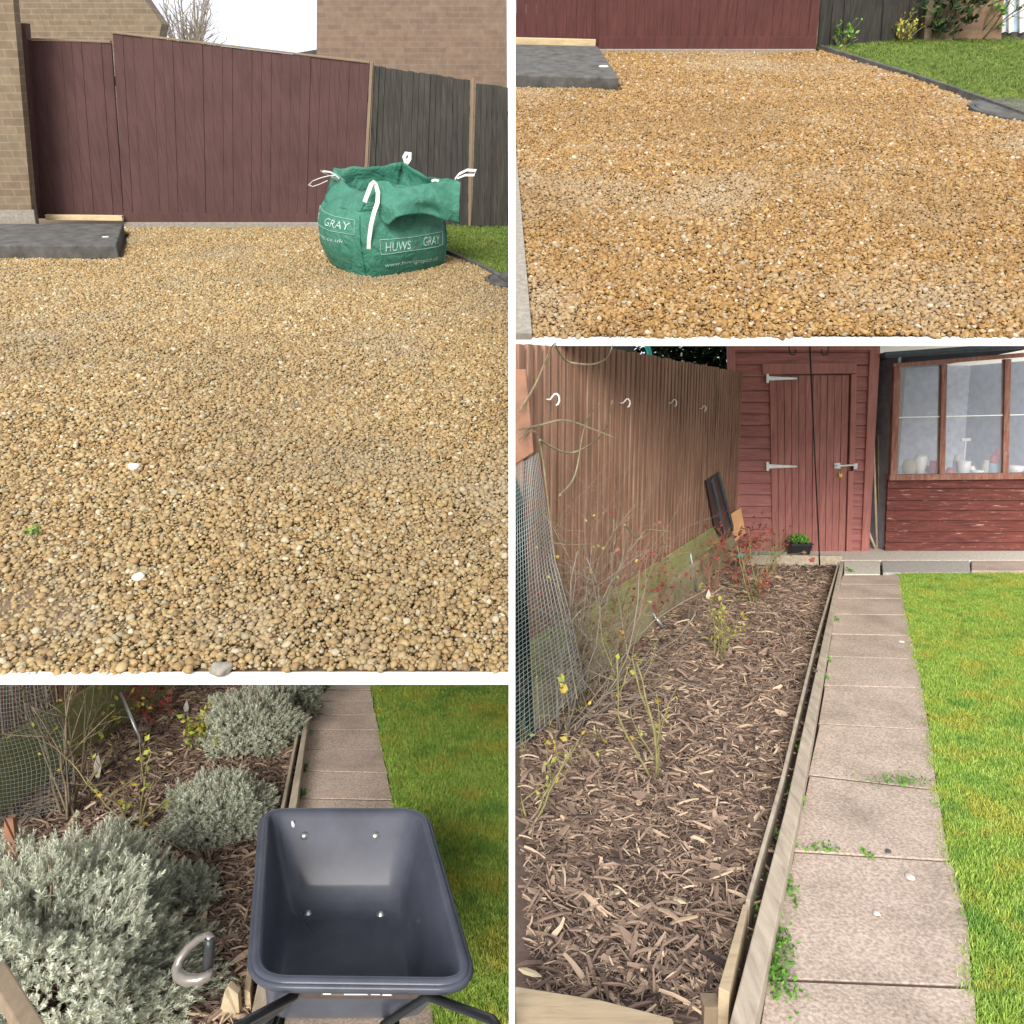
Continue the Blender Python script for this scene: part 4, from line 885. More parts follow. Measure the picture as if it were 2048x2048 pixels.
m = MB(); m.tube([P.v(x, y, 7.6) for x, y in ((1288, 680), (1293, 690), (1298, 702), (1301, 720), (1302, 760), (1302, 830))], .026, 10); tag(m.build('hose', M_teal, None, P, P.v(1300, 830, 7.6), smooth=True), 'turquoise pipe arching over the top of the brown fence', 'hose')
m = MB(); a = P.v(1740, 900, 12); m.box(a.x, a.x+7, 12, 12.3, -.0, 3.6); tag(m.build('backdrop_wall', M_cream, None, P, (a.x, 12, 0)), 'cream backdrop wall added for the white strip above the windowed shed roof', 'wall')  # backdrop added to fill the white strip above the shed roof
# --- red shed
def quadY(px, Y): return [P.v(x, y, Y) for x, y in px]
sb = 1104
t = thing('tall_shed', 'tall narrow red shed with closed boarded door at the end of the bed', 'shed', P.v(1604, sb, Ys), P)
def cladding(m, xl, xr, yts, Y):     # shiplap boards between sloping sides
    for y0, y1 in zip(yts[:-1], yts[1:]):
        a, b, c, d = P.v(xl(y1), y1-1.0, Y), P.v(xr(y1), y1-1.0, Y), P.v(xr(y0), y0, Y), P.v(xl(y0), y0, Y)
        o = Vector((0, -.010, 0)); o2 = Vector((0, .004, 0)); m.hexa([a+o, b+o, c+o2, d+o2], [p+Vector((0, .03, 0)) for p in (a, b, c, d)])
lx = lambda y: 1466+(y-700)*(16/405); rx = lambda y: 1742-(y-700)*(17/405); dl = lambda y: 1539+(y-749)*(6/356); dr = lambda y: 1712-(y-749)*(9/356)
yts = [690, 706, 730, 754, 782]+[782+23.1*i for i in range(1, 14)]+[sb]
m = MB(); cladding(m, lx, lambda y: dl(y) if y > 735 else rx(y), yts, Ys); cladding(m, lambda y: dr(y)-2, rx, [q for q in yts if q >= 730], Ys); m.build('cladding', M_shed, t, bevel=.0015)
m = MB(); pp = quadY([(1469, sb), (1738, sb), (1760, 640), (1456, 640)], Ys+.035); m.prism(pp, (.47, 1.5, 0)); m.build('wall', M_shed, t)
for (q, nm) in (([(1470, sb+2), (1484, sb+2), (1470, 690), (1456, 690)], 'corner_post'), ([(1723, sb+1), (1738, sb+1), (1761, 690), (1741, 690)], 'corner_post')):
    v = quadY(q, Ys-.03); MB().hexa(v, [p+Vector((0, .06, 0)) for p in v]).build(nm, M_shedt, t, bevel=.004)
v = quadY([(1462, 701), (1758, 701), (1762, 672), (1456, 672)], Ys-.034); MB().hexa(v, [p+Vector((0, .06, 0)) for p in v]).build('fascia', M_shedt, t, bevel=.004)
zt_ = P.v(1600, 668, Ys).z; xa, xb = P.v(1440, 668, Ys).x, P.v(1775, 668, Ys).x
MB().prism([(xa, Ys-.14, zt_), (xb, Ys-.14, zt_), (xb, Ys-.14, zt_+.05), (xa, Ys-.14, zt_+.05)], (.56, 1.8, 0)).build('roof', M_felt, t, bevel=.005)
v = quadY([(1526, 749), (1713, 747), (1714, 725), (1526, 727)], Ys-.045); MB().hexa(v, [p+Vector((0, .06, 0)) for p in v]).build('door_head', M_shedt, t, bevel=.004)
m = MB().boards(P.v(dl(750), 751, Ys-.02), P.v(dr(750)-13, 750, Ys-.02), P.v(dr(sb)-13, sb, Ys-.02), P.v(dl(sb), sb, Ys-.02), 11, .03, .004, .002); door = m.build('door', M_shedv, t, bevel=.002)
v = quadY([(1699, 930), (1710, 930), (1714, 748), (1703, 748)], Ys-.046); MB().hexa(v, [p+Vector((0, .045, 0)) for p in v]).build('door_strip', M_shedt, t, bevel=.003)
v = quadY([(1693, sb), (1703, sb), (1708, 942), (1697, 942)], Ys-.04); MB().hexa(v, [p+Vector((0, .045, 0)) for p in v]).build('door_strip', M_shedt, t, bevel=.003)
for y in (757, 933):
    v = [P.v(1533, y+9, Ys-.052), P.v(1538, y+9, Ys-.052), P.v(1538, y+4, Ys-.052), P.v(1594, y+1.5, Ys-.052), P.v(1594, y-1.5, Ys-.052), P.v(1538, y-4.5, Ys-.052), P.v(1538, y-9, Ys-.052), P.v(1533, y-9, Ys-.052)]
    MB().prism(v, (0, .006, 0)).build('hinge', M_galv, door)
v = quadY([(1669, 937), (1681, 937), (1681, 926), (1669, 926)], Ys-.05); m = MB(); m.hexa(v, [p+Vector((0, .006, 0)) for p in v]); m.bar(P.v(1673, 932, Ys-.062), P.v(1710, 930, Ys-.062), .012, .016); m.box(P.v(1702, 932, Ys).x, P.v(1709, 932, Ys).x, Ys-.066, Ys-.05, P.v(0, 937, Ys).z, P.v(0, 926, Ys).z); m.build('bolt', M_galv, door)
c = P.v(1681, 950, Ys-.065); m = MB(); m.box(c.x-.016, c.x+.016, c.y-.009, c.y+.009, c.z-.022, c.z+.012); m.tube([c+Vector((-.01, 0, .01)), c+Vector((-.01, 0, .035)), c+Vector((0, 0, .042)), c+Vector((.01, 0, .035)), c+Vector((.01, 0, .01))], .0032, 6); m.build('padlock', M_brass, door)
# --- windowed shed
sh = thing('windowed_shed', 'weathered red shed with long grey window beside the lawn', 'shed', P.v(1900, sb, Ys), P)
lx2 = lambda y: 1787-(y-690)*(17/412); Yw = Ys-.0
ys2 = [959, 977, 1001, 1021, 1042, 1064, 1085, 1102]
m = MB(); cladding(m, lx2, lambda y: 2130, ys2, Yw); m.build('cladding', M_oldred, sh, bevel=.0015)
m = MB(); xl_, xr_ = P.v(1768, 1100, Yw+.03).x+.02, P.v(2130, 1100, Yw+.03).x; zs = P.v(1900, 958, Yw+.03).z; m.box(xl_, xr_, Yw+.032, Yw+.06, .03, zs); m.build('lower_wall', M_oldred, sh)
zrf = P.v(1900, 712, Yw).z
m = MB(); m.box(xl_, xr_, Yw+1.9, Yw+1.95, .03, zrf); m.box(xl_, xl_+.03, Yw+.06, Yw+1.9, .03, zrf); m.box(xr_-.03, xr_, Yw+.06, Yw+1.9, .03, zrf); m.build('back_wall', M_interior, sh)
def qbox(pts, Y, th, name, mat, par, bev=.003): v = quadY(pts, Y); return MB().hexa(v, [p+Vector((0, th, 0)) for p in v]).build(name, mat, par, bevel=bev)
qbox([(1770, 716), (2110, 694), (2110, 684), (1772, 708)], Yw-.10, .12, 'roof_edge', M_felt, sh)
qbox([(1788, 735), (2110, 709), (2110, 700), (1787, 727)], Yw-.03, .05, 'top_rail', M_oldframe, sh)
v = [P.v(1770, 722, Yw-.09), P.v(2110, 699, Yw-.09), P.v(2110, 690, Yw-.09), P.v(1770, 710, Yw-.09)]
m = MB(); m.prism([P.v(1770, 712, Yw-.12), P.v(2110, 688, Yw-.12), P.v(2110, 680, Yw-.12), P.v(1770, 704, Yw-.12)], (0, 2.1, -.12)); m.build('roof', M_felt, sh, bevel=.003)
fr = thing  # (frame pieces are parts of the shed)
for q in ([(1781, 954), (1794, 954), (1802, 735), (1789, 735)], [(1879, 953), (1890, 953), (1895, 729), (1884, 729)], [(2006, 952), (2017, 952), (2023, 718), (2011, 718)]):
    qbox(q, Yw-.035, .06, 'window_post', M_oldframe, sh)
qbox([(1779, 961), (2110, 958), (2110, 945), (1780, 950)], Yw-.055, .085, 'window_sill', M_oldframe, sh)
wn = MB().add([P.v(1790, 952, Yw+.0), P.v(2110, 950, Yw), P.v(2110, 705, Yw), P.v(1795, 730, Yw)], [(0, 1, 2, 3)]).build('window', M_glass, sh, solid=.004)
qbox([(1798, 836), (2110, 829), (2110, 827), (1798, 834)], Yw-.012, .006, 'glazing_bar', M_cerw, sh, 0)
# things on the shelf inside
m = MB(); zsh = P.v(1900, 950, Yw+.2).z; m.box(xl_+.03, xr_-.03, Yw+.065, Yw+.42, zsh-.03, zsh); m.build('shelf', M_cream, sh)
def pot(x, yb, yt, rp, prof, mat, name, label, cat, Y=None, n=20):
    Y = Y or Yw+.10; b = P.v(x, yb, Y); tp = P.v(x, yt, Y); h = tp.z-b.z; rr = rp/1500*(Y*math.cos(PITCH)); b.z = zsh+.001
    m = MB(); m.lathe(b, [(a*rr, c*h) for a, c in prof], n); return tag(m.build(name, mat, None, P, b, smooth=True), label, cat)
cup = [(.5, 0), (.62, .05), (.85, .5), (1, 1), (.92, 1), (.75, .5), (.4, .1)]
pot(1927, 943, 913, 13, cup, M_cerw, 'cup', 'white cup standing mid-shelf behind the window', 'cup')
pot(1818, 945, 912, 14, [(.4, 0), (.9, .25), (1, .55), (.8, .9), (.4, 1)], M_pole, 'wicker_ball', 'woven cream ball on the shelf at the left of the window', 'ornament')
pot(1840, 944, 900, 12, [(.5, 0), (.8, .4), (1, .8), (.7, 1), (.5, .9)], M_cerw, 'white_vase', 'white vase beside the woven ball on the shed shelf', 'vase')
pot(1870, 945, 915, 12, cup, M_cerr, 'red_bowl', 'dull red pot by the middle window post', 'pot')
pot(1862, 945, 928, 15, [(.4, 0), (.9, .6), (1, 1), (.9, 1), (.3, .3)], M_cerr, 'red_dish', 'shallow red dish beside the dull red pot', 'dish', Yw+.24)
pot(1955, 944, 932, 12, [(.5, 0), (.9, .6), (1, 1), (.9, .9)], M_cerw, 'white_saucer', 'small white dish right of the white cup', 'dish')
pot(2032, 945, 925, 14, [(.4, 0), (.9, .6), (1, 1), (.9, 1), (.3, .3)], M_cerw, 'white_bowl', 'white bowl at the far right end of the shed shelf', 'bowl')
for i_, (x_, r_2, yt_, mt_, lb2) in enumerate(((1806, 7, 925, M_cerw, 'small white jar tight against the left window frame'), (1832, 8, 918, M_stonew, 'pale jar between the woven ball and the white vase'), (1900, 8, 930, M_cerr, 'low red jar just right of the middle window post'), (1912, 7, 905, M_stonew, 'tall pale jar left of the white cup'), (1942, 8, 926, M_cerw, 'little white jar touching the white cup on its right'), (1972, 9, 915, M_stonew, 'pale jar left of the blue spray bottle'), (2004, 6, 928, M_cerw, 'tiny white jar beside the right window post'))):
    pot(x_, 945, yt_, r_2, [(.8, 0), (1, .1), (1, .7), (.7, .85), (.75, 1)], mt_, 'jar', lb2, 'jar', Yw+.17+.03*(i_ % 2))
b = P.v(1990, 944, Yw+.14); b.z = zsh; t2 = thing('spray_bottle', 'blue bottle with a red cap near the right window post', 'bottle', b, P); k = 1/190
MB().lathe(b, [(11*k, 0), (12*k, .01), (12*k, .11), (11*k, .13)], 16).build('body', plain('pale_blue_plastic', (.3, .45, .55), .4), t2, smooth=True)
MB().lathe(b+Vector((0, 0, .131)), [(11*k, 0), (10*k, .07), (4*k, .115), (3*k, .16)], 16).build('cap', plain('red_plastic', (.6, .05, .06), .4), t2, smooth=True)
b = P.v(1926, 944, Yw+.5); b.z = zsh; m = MB(); m.tube([b-Vector((0, 0, .02)), b+Vector((0, 0, .36))], .010, 8); m.bar(b+Vector((-.05, 0, .36)), b+Vector((.05, 0, .36)), .02, .03); m.box(b.x-.06, b.x+.06, b.y-.05, b.y+.05, -.0+zsh-.6, zsh-.02); tag(m.build('tool_stand', M_cerw, None, P, b), 'white upright stand with a crossbar deep behind the middle pane', 'stand')
# --- gap between sheds
q0, q1 = P.v(1738, 900, Ys+1.0), P.v(1800, 900, Ys+1.0); t2 = thing('back_fence', 'dark brown fence boards seen in the gap between both sheds', 'fence', (q0.x, Ys+1.0, 0), P)
MB().boards((q0.x, Ys+1, 1.95), (q1.x, Ys+1, 1.95), (q1.x, Ys+1, 0), (q0.x, Ys+1, 0), 5, .02, .006, .008).build('board_panel', M_fenceB, t2)
for (x0, y0, x1, y1, rr, lab) in ((1754, 1098, 1747, 880, .012, 'slim pale pole leaning upright in the gap between the sheds'), (1753, 1102, 1738, 1065, .013, 'short pale stick leaning on the red shed corner'), (1757, 1010, 1757, 870, .006, 'thin brown cane at the back of the gap between the sheds')):
    m = MB(); m.tube([P.v(x0, y0, Ys+.25 if rr < .01 else Ys+.1), P.v(x1, y1, Ys+.25 if rr < .01 else Ys+.1)], rr, 8); o = m.build('garden_pole', M_pole, None, P, P.v(x0, y0, Ys+.1), smooth=True); tag(o, lab, 'pole', 'poles stored between the sheds')
# --- hanger pole with hooks
a, b = P.g(1640, 1128), P.v(1618, 660, P.g(1640, 1128).y+.02); t2 = thing('plant_hanger', 'tall black iron hanger pole with two hooks standing before the red shed door', 'plant hanger', a, P)
MB().tube([a-Vector((0, 0, .03)), a.lerp(b, .5), b], [.0065, .007, .009], 8).build('pole', M_iron, t2, smooth=True)
for sgn in (-1, 1):
    cx = 1582 if sgn < 0 else 1653; pts = [P.v(1618, 664, b.y), P.v((1618+cx)/2, 655, b.y), P.v(cx+sgn*3, 672, b.y), P.v(cx+sgn*4, 695, b.y), P.v(cx+sgn*1, 708, b.y), P.v(cx-sgn*6, 711, b.y), P.v(cx-sgn*10, 704, b.y), P.v(cx-sgn*9, 699, b.y)]
    MB().tube(pts, .0065, 6).build('hook', M_iron, t2, smooth=True)
# --- trough planter with green plant
c = P.g(1602, 1113, .03); t2 = thing('planter', 'dark plastic pot with a small green plant at the red shed door', 'planter', c, P)
def taper(c, w0, w1, dpt, h): return [Vector((c.x-w0, c.y, c.z)), Vector((c.x+w0, c.y, c.z)), Vector((c.x+w1, c.y-.02, c.z+h)), Vector((c.x-w1, c.y-.02, c.z+h))]
q = taper(c, .085, .105, .2, .125); MB().hexa(q, [p+Vector((0, .18, 0)) for p in q]).build('pot', M_blackp, t2, bevel=.01); m = MB(); m.bar(c+Vector((-.112, .07, .128)), c+Vector((.112, .07, .128)), .20, .012); m.build('pot_rim', M_blackp, t2, bevel=.003)
r = random.Random(9); replicate('foliage', LEAF_V, LEAF_F, leaf_mats([(c+Vector((r.uniform(-.08, .06), r.uniform(-.02, .14), .13+r.uniform(0, .06))), Vector((0, 0, 1))) for _ in range(220)], .04, r, .8), M_leafg, t2)
# --- black trough leaning on the fence, tan board, cane, teal net
a0, a1 = P.v(1432, 1092, Ys-.35), P.v(1424, 952, Ys-.1)
def tp_(x, y, k=0): return P.v(x, y, min(fence_at(x, y).y-.10, Ys-.08)-k)
pts = [tp_(1456, 1108), tp_(1471, 1075), tp_(1438, 946), tp_(1412, 962), tp_(1428, 1050)]
t2 = thing('black_trough', 'long black plastic trough leaning against the brown fence by the shed', 'trough', pts[0], P)
MB().prism(pts, (0, .04, 0)).build('tray', M_blackp, t2, bevel=.004)
m = MB()
for x0, y0, x1, y1 in ((1424, 960, 1452, 1075), (1437, 948, 1470, 1074)): m.bar(tp_(x0, y0, .02), tp_(x1, y1, .02), .016, .05)
m.build('rim', M_felt, t2, bevel=.003)
v = quadY([(1468, 1085), (1492, 1068), (1482, 1015), (1459, 1030)], Ys-.30); m = MB(); m.hexa(v, [p+Vector((0, .02, 0)) for p in v]); tag(m.build('tan_board', M_card, None, P, v[0], bevel=.003), 'tan board leaning beside the black trough at the shed corner', 'board')
m = MB(); m.tube([P.g(1396, 1190), P.v(1364, 1020, P.g(1396, 1190).y+.15)], [.011, .012], 8); tag(m.build('stake', M_galv, None, P, P.g(1396, 1190), smooth=True), 'pale grey stake leaning before the brown fence among the roses', 'stake')
r = random.Random(4); m = MB(); a, b = P.g(1440, 1116), P.g(1575, 1116)
for i in range(46):
    x = a.x+(b.x-a.x)*i/46; m.box(x, x+(b.x-a.x)/46*.8, a.y, a.y+.012, 0, .055+.01*math.sin(i*2.2))
m.box(a.x, b.x, a.y+.013, a.y+.02, .01, .035); tag(m.build('teal_edging', M_tealnet, None, P, a), 'low teal plastic picket edging at the shed end of the bed', 'edging')
m = MB(); m.bar(P.g(1500, 1119, .03), P.g(1682, 1121, .03), .05, .1); tag(m.build('end_board', M_edge, None, P, P.g(1590, 1120), bevel=.003), 'weathered board closing the far end of the rose bed', 'timber board')
# --- left: orange post, mesh guard
Yo = 3.30
q = [P.v(1026, 930, Yo), P.v(1068, 905, Yo), P.v(1052, 738, Yo), P.v(1026, 738, Yo)]
q[0].x = q[3].x = .014; m = MB(); m.hexa(q, [p+Vector((0, .05, 0)) for p in q]); pb = P.v(1090, 1500, Yo); m.box(.016, .05, Yo+.01, Yo+.045, 0, P.v(1040, 915, Yo).z); tag(m.build('orange_post', M_orange, None, P, (.05, Yo, 0), bevel=.006), 'orange brown wooden post above the wire mesh at the left of the rose bed', 'post')
def wire_guard(P, name, label, pL, pR, Yc, bul, nu, nv, mat, r_=.0011, sgn=1):
    """curved netting between two image-measured edges, real depth bulge"""
    m = MB()
    def pt(u, v):
        y0 = pL[0][1]+(pL[-1][1]-pL[0][1])*v; y1 = pR[0][1]+(pR[-1][1]-pR[0][1])*v
        a = P.v(interp(pL, y0), y0, Yc); b = P.v(interp(pR, y1), y1, Yc+.02)
        p = a.lerp(b, u); p.y += -bul*math.sin(math.pi*(.5+.5*u)) + bul*.35*mnoise.noise(Vector((u*1.5, v*2.5, 3))); p.x = max(p.x, .014) if sgn > 0 else p.x; return p
    for i in range(nu+1): m.tube([pt(i/nu, j/24) for j in range(25)], r_, 4, False)
    for j in range(nv+1): m.tube([pt(i/10, j/nv) for i in range(11)], r_, 4, False)
    return tag(m.build(name, mat, None, P, pt(.5, 1)), label, 'wire mesh', 'wire netting guards')
wire_guard(P, 'wire_mesh', 'grey wire netting roll at the left edge of the rose bed', [(1030, 925), (1030, 1450)], [(1076, 905), (1090, 1000), (1110, 1120), (1140, 1230), (1172, 1380)], 3.05, .22, 15, 60, M_wire)
m = MB(); v = [P.v(1030, 1500, 3.28), P.v(1068, 1480, 3.28), P.v(1046, 1000, 3.28), P.v(1030, 950, 3.28)]; m.hexa(v, [p+Vector((0, .015, 0)) for p in v]); tag(m.build('green_screen', plain('dark_green_plastic', (.005, .011, .009), .9, spec=.1), None, P, v[0]), 'dark green plastic sheet behind the wire netting of the rose bed', 'sheet')
# --- climbing shrub with arching stems
b = P.g(1160, 1440); 
dirs = []
def toward(P, b, x, y, Y): return P.v(x, y, Y)-b
tg = [(1040, 1000, 3.3), (1060, 800, 3.4), (1120, 700, 3.3), (1150, 1120, 3.2), (1110, 900, 3.6), (1200, 980, 3.9), (1250, 1060, 3.9), (1095, 740, 3.0), (1180, 820, 3.5), (1135, 1010, 3.0), (1075, 1180, 2.9)]
shrub('climbing_rose', P, b, 'big leafless climbing shrub with arching stems at the left of the bed', 'shrub', len(tg), 1.2, .0062, M_bark, M_leafy, .02, 40, 71, dirs=[toward(P, b, *q) for q in tg], kids=7, depth=2, bend=.18, droop=-.005, kl=.46, lo=.15)
shrub('climbing_rose', P, P.v(1100, 1330, 3.6).xy.to_3d(), 'greenish tangled shrub against the brown fence above the mossy board', 'shrub', 6, .95, .005, M_bark, M_leafy, .02, 50, 72, spread=.8, kids=5, depth=2, bend=.16, lean=(-.1, 0), droop=.01, kl=.45)
LOC_ = None
shrub('climbing_rose', P, (P.v(1130, 1300, 3.35)*1).xy.to_3d(), 'brown tangle of bare stems rising just right of the wire netting', 'shrub', 9, 1.05, .0052, M_twig, M_leafr, .022, 60, 73, spread=.55, kids=6, depth=2, bend=.18, lean=(.05, 0), kl=.42)
shrub('climbing_rose', P, P.v(1215, 1220, 4.3).xy.to_3d(), 'dark bare rose with red tips crossing the middle of the brown fence', 'shrub', 8, 1.0, .0048, M_stemr, M_leafr, .026, 110, 74, spread=.6, kids=6, depth=2, bend=.18, kl=.42)
# arching overhead stems
m = MB()
for pts in ([(1110, 690), (1130, 720), (1160, 728), (1190, 728), (1215, 715), (1225, 690)], [(1030, 835), (1070, 770), (1100, 700), (1112, 686)], [(1032, 860), (1080, 850), (1130, 840), (1190, 860), (1240, 880)], [(1080, 880), (1130, 905), (1170, 895), (1210, 860), (1225, 800)], [(1120, 990), (1150, 950), (1170, 850), (1200, 805)], [(1030, 885), (1075, 870), (1100, 1040), (1120, 1200), (1160, 1430)], [(1250, 1050), (1280, 1080), (1290, 1060), (1345, 1064)]):
    n = len(pts); q = []
    for i in range(n-1):
        for k in range(5):
            u = k/5; a = pts[max(i-1, 0)]; b_0 = pts[i]; c_0 = pts[i+1]; d_0 = pts[min(i+2, n-1)]
            f = lambda j: .5*((2*b_0[j])+(-a[j]+c_0[j])*u+(2*a[j]-5*b_0[j]+4*c_0[j]-d_0[j])*u*u+(-a[j]+3*b_0[j]-3*c_0[j]+d_0[j])*u**3)
            q.append(P.v(f(0), f(1), 3.15+.25*math.sin(i+u)))
    q.append(P.v(pts[-1][0], pts[-1][1], 3.3)); m.tube(q, [.0055-.0035*i/len(q) for i in range(len(q))], 5)
lim(m, P, 1); tag(m.build('arching_stems', M_stemg, None, P, P.g(1150, 1430)), 'long thin arching stems in front of the upper brown fence', 'stems')
# --- roses
rg = 'pruned rose bushes in the mulch'
def rose(x, y, h, lab, seed, smat, lmat, leafn, stems=4, spread=.35, rad=.006, ls=.035, **k): return shrub('rose_bush', B, B.g(x, y), lab, 'rose bush', stems, h, rad, smat, lmat, ls, leafn, seed, rg, spread=spread, **k)
rose(1312, 1560, .55, 'lime stemmed pruned rose with yellow leaves, nearest bush in the bed', 81, M_stemy, M_leafy, 26, 3, .35, .0085, .028, kids=2, depth=2)
rose(1440, 1318, .38, 'small yellowish green rose bush alone mid-bed', 82, M_stemy, M_leafy, 80, 5, .4, .005, .03)
rose(1507, 1208, .62, 'leggy rose bush with red leaves before the red shed door', 83, M_stemy, M_leafr, 110, 6, .35, .007, .045)
rose(1475, 1170, .60, 'red leaved rose before the tan board at the shed corner', 84, M_stemr, M_leafr, 130, 6, .45, .006, .045)
rose(1425, 1185, .55, 'rose with sparse red leaves beside the pale grey stake', 85, M_stemr, M_leafr, 60, 5, .4, .006, .04)
rose(1548, 1150, .42, 'small rose with green stems beside the dark planter', 86, M_stemy, M_leafr, 30, 5, .4, .005, .035)
rose(1312, 1258, .52, 'grey stemmed rose leaning left with deep red leaves near the wall', 87, M_stemr, M_leafr, 170, 8, .7, .006, .032, kids=5, lean=(-.35, 0))
rose(1228, 1230, .50, 'dense dark bush with red tips against the fence foot', 88, M_bark, M_leafr, 130, 11, .9, .005, .035, kids=6, lean=(.0, -.1))
rose(1240, 1400, .50, 'thin green rose beside the white plant tag and mesh', 89, M_stemy, M_leafy, 50, 5, .45, .005, .028, lean=(-.1, 0))
rose(1062, 1640, .45, 'lime green rose shoots at the left edge of the near bed', 90, M_stemy, M_leafy, 40, 4, .5, .006, .03, lean=(-.1, .0))
rose(1385, 1245, .45, 'brown twiggy rose in the middle distance left of the bed centre', 111, M_bark, M_leafr, 60, 6, .6, .004, .03, kids=5)
rose(1180, 1330, .5, 'tangled brown rose between the wire mesh and the mossy board', 112, M_bark, M_leafy, 40, 5, .7, .004, .02, kids=4)
def tagp(P, x, y, h, lab, w=.02):
    c = P.g(x, y); m = MB(); q = [c+Vector((-w*.3, 0, -.01)), c+Vector((w*.3, 0, -.01)), c+Vector((w, .01, h*.5)), c+Vector((w*.2, .02, h)), c+Vector((-w, .01, h*.5))]; m.prism(q, (0, .003, 0)); tag(m.build('plant_tag', M_stonew, None, P, c), lab, 'plant tag', 'white plant tags')
tagp(B, 1417, 1204, .10, 'white plant tag in the far part of the rose bed'); tagp(B, 1222, 1290, .13, 'greyish plant tag beside the wall and wire mesh', .035)
m = MB(); m.tube([B.g(1330, 1262), B.v(1305, 1225, B.g(1330, 1262).y)], [.016, .010], 7); tag(m.build('cut_stump', M_galv, None, B, B.g(1330, 1262), smooth=True), 'pale grey cut stump leaning beside the low wall', 'stump')
# weeds along the timber
r = random.Random(12); wg = 'green weeds along the path edges'
for (x, y, s, n, lab) in ((1545, 1945, .065, 260, 'largest green weed clump by the timber at the near path end'), (1553, 1880, .06, 220, 'ferny weed clump second nearest along the timber'), (1566, 1770, .045, 120, 'weed tuft beside the timber where the third slab starts'), (1573, 1690, .035, 90, 'small weed tuft at the mid-path joint by the timber'), (1592, 1600, .04, 90, 'narrow weed row by the timber beside the grassy joint'), (1608, 1500, .03, 60, 'tiny weed by the timber above the grassy joint'), (1646, 1352, .035, 80, 'weed tuft by the timber at the middle path'), (1651, 1320, .03, 60, 'weed tuft just beyond the middle path weed'), (1670, 1240, .03, 60, 'weed tuft by the timber further up the path'), (1700, 1143, .035, 70, 'weed tuft at the corner of path and cross slabs'), (1800, 1567, .07, 150, 'flat strip of grass growing in the paving joint'), (1640, 1700, .03, 60, 'tiny weeds in the second near paving joint'), (1735, 1712, .015, 26, 'single tiny weed in the paving joint at mid path')):
    c = B.g(x, y, .02); t2 = thing('weed', lab, 'weed', c, B, wg); flat = 3.0 if x in (1800, 1640) else .8
    pts = [(c+Vector((r.gauss(0, s*.4*flat), r.gauss(0, s*(.9 if flat < 1 else .3)), abs(r.gauss(0, s*.25)))), Vector((0, 0, 1))) for _ in range(n)]
    replicate('foliage', LEAF_V, LEAF_F, leaf_mats(pts, .017 if flat < 1 else .014, r, .6), M_leafg, t2)
for (x, y, s, lab, mt) in ((1820, 1754, .022, 'oval white fleck of stone on the nearest large slab', M_stonew), (1776, 1703, .014, 'small dark stone at the paving joint', M_slab), (1802, 1283, .025, 'white fleck beside the lawn far up the path', M_stonew), (1753, 1827, .014, 'tiny white fleck at the centre of the near slab', M_stonew), (1630, 1342, .02, 'dark stone sitting on the edging timber', M_slab)):
    c = B.g(x, y, .024 if x != 1630 else board_h+.004); m = MB(); m.lathe(c, [(0, -.004), (s*.9, -.002), (s*.7, .005), (0, .007)], 9); m.v = [(c.x+(q[0]-c.x)*rng.uniform(.6, 1.1), c.y+(q[1]-c.y)*rng.uniform(.6, 1.1), q[2]) for q in m.v]; tag(m.build('stone', mt, None, B, c), lab, 'stone', 'small stones on the path')
# pale big chips near the front
r = random.Random(17)
for (x, y, L, a, lab) in ((1190, 1800, .10, 1.2, 'long pale wood chip standing out in the near mulch'), (1215, 1788, .10, .1, 'pale crossing wood chip beside the long pale chip'), (1350, 1800, .08, -.5, 'pale chip right of the crossing chips'), (1252, 1868, .12, -1.0, 'broad tan splinter in the near mulch'), (1060, 1945, .07, -.5, 'rounded tan chip near the front board')):
    c = B.g(x, y, .03); d = Vector((math.cos(a), math.sin(a), .12)); m = MB(); m.tube([c-d*L*.5, c-d*L*.2, c+d*L*.2, c+d*L*.5], [.003, .012, .011, .002], 5); m.v = [(p[0], p[1], c.z+(p[2]-c.z)*.45) for p in m.v]; tag(m.build('wood_chip', M_pole, None, B, c), lab, 'wood chip', 'large pale wood chips')

# ================================================================== D: lower bed, lavender, wheelbarrow
P = D
ZD = 0
pL = [(620, 2060), (598, 1620), (602, 1560), (612, 1500), (628, 1369), (634, 1330)]
pR = [(830, 2060), (800, 1680), (786, 1612), (775, 1540), (757, 1440), (748, 1400), (740, 1369), (735, 1340)]
pL = [(540, 2060), (575, 1800), (595, 1620), (612, 1500), (628, 1380), (634, 1340)]
JD = [(2100, 2100), (1900, 1910), (1760, 1770), (1660, 1668), (1597, 1600), (1542, 1546), (1498, 1500), (1460, 1460), (1430, 1430), (1402, 1402), (1380, 1380), (1350, 1350)]
pRd = [(870, 2060), (832, 1800), (790, 1620), (777, 1560), (765, 1500), (752, 1430), (741, 1375), (736, 1345)]
paved(P, pL, pRd, JD, M_path, seed=5)
m = MB(); m.prism([P.g(628, 1378, .02), P.g(742, 1378, .02), P.g(1010, 1372, .02), P.g(1010, 1340, .02), P.g(634, 1340, .02)], (0, 0, -.04)) if False else None
strip_on(P, 'edging_timber', [(490, 2100), (500, 2040), (535, 1870), (576, 1620), (605, 1460), (621, 1369), (627, 1335)], [(520, 2100), (528, 2040), (562, 1870), (592, 1620), (614, 1460), (628, 1369), (633, 1335)], board_h, M_edge, 'thick grey weathered timber rail beside the wheelbarrow and lavender bed', 'timber edging', .12)
strip_on(P, 'inner_board', [(560, 1622), (585, 1500), (616, 1369)], [(567, 1622), (590, 1500), (619, 1369)], board_h-.004, M_edge, 'thin inner board between the lavender and the thick timber rail', 'timber board', .12, .002)
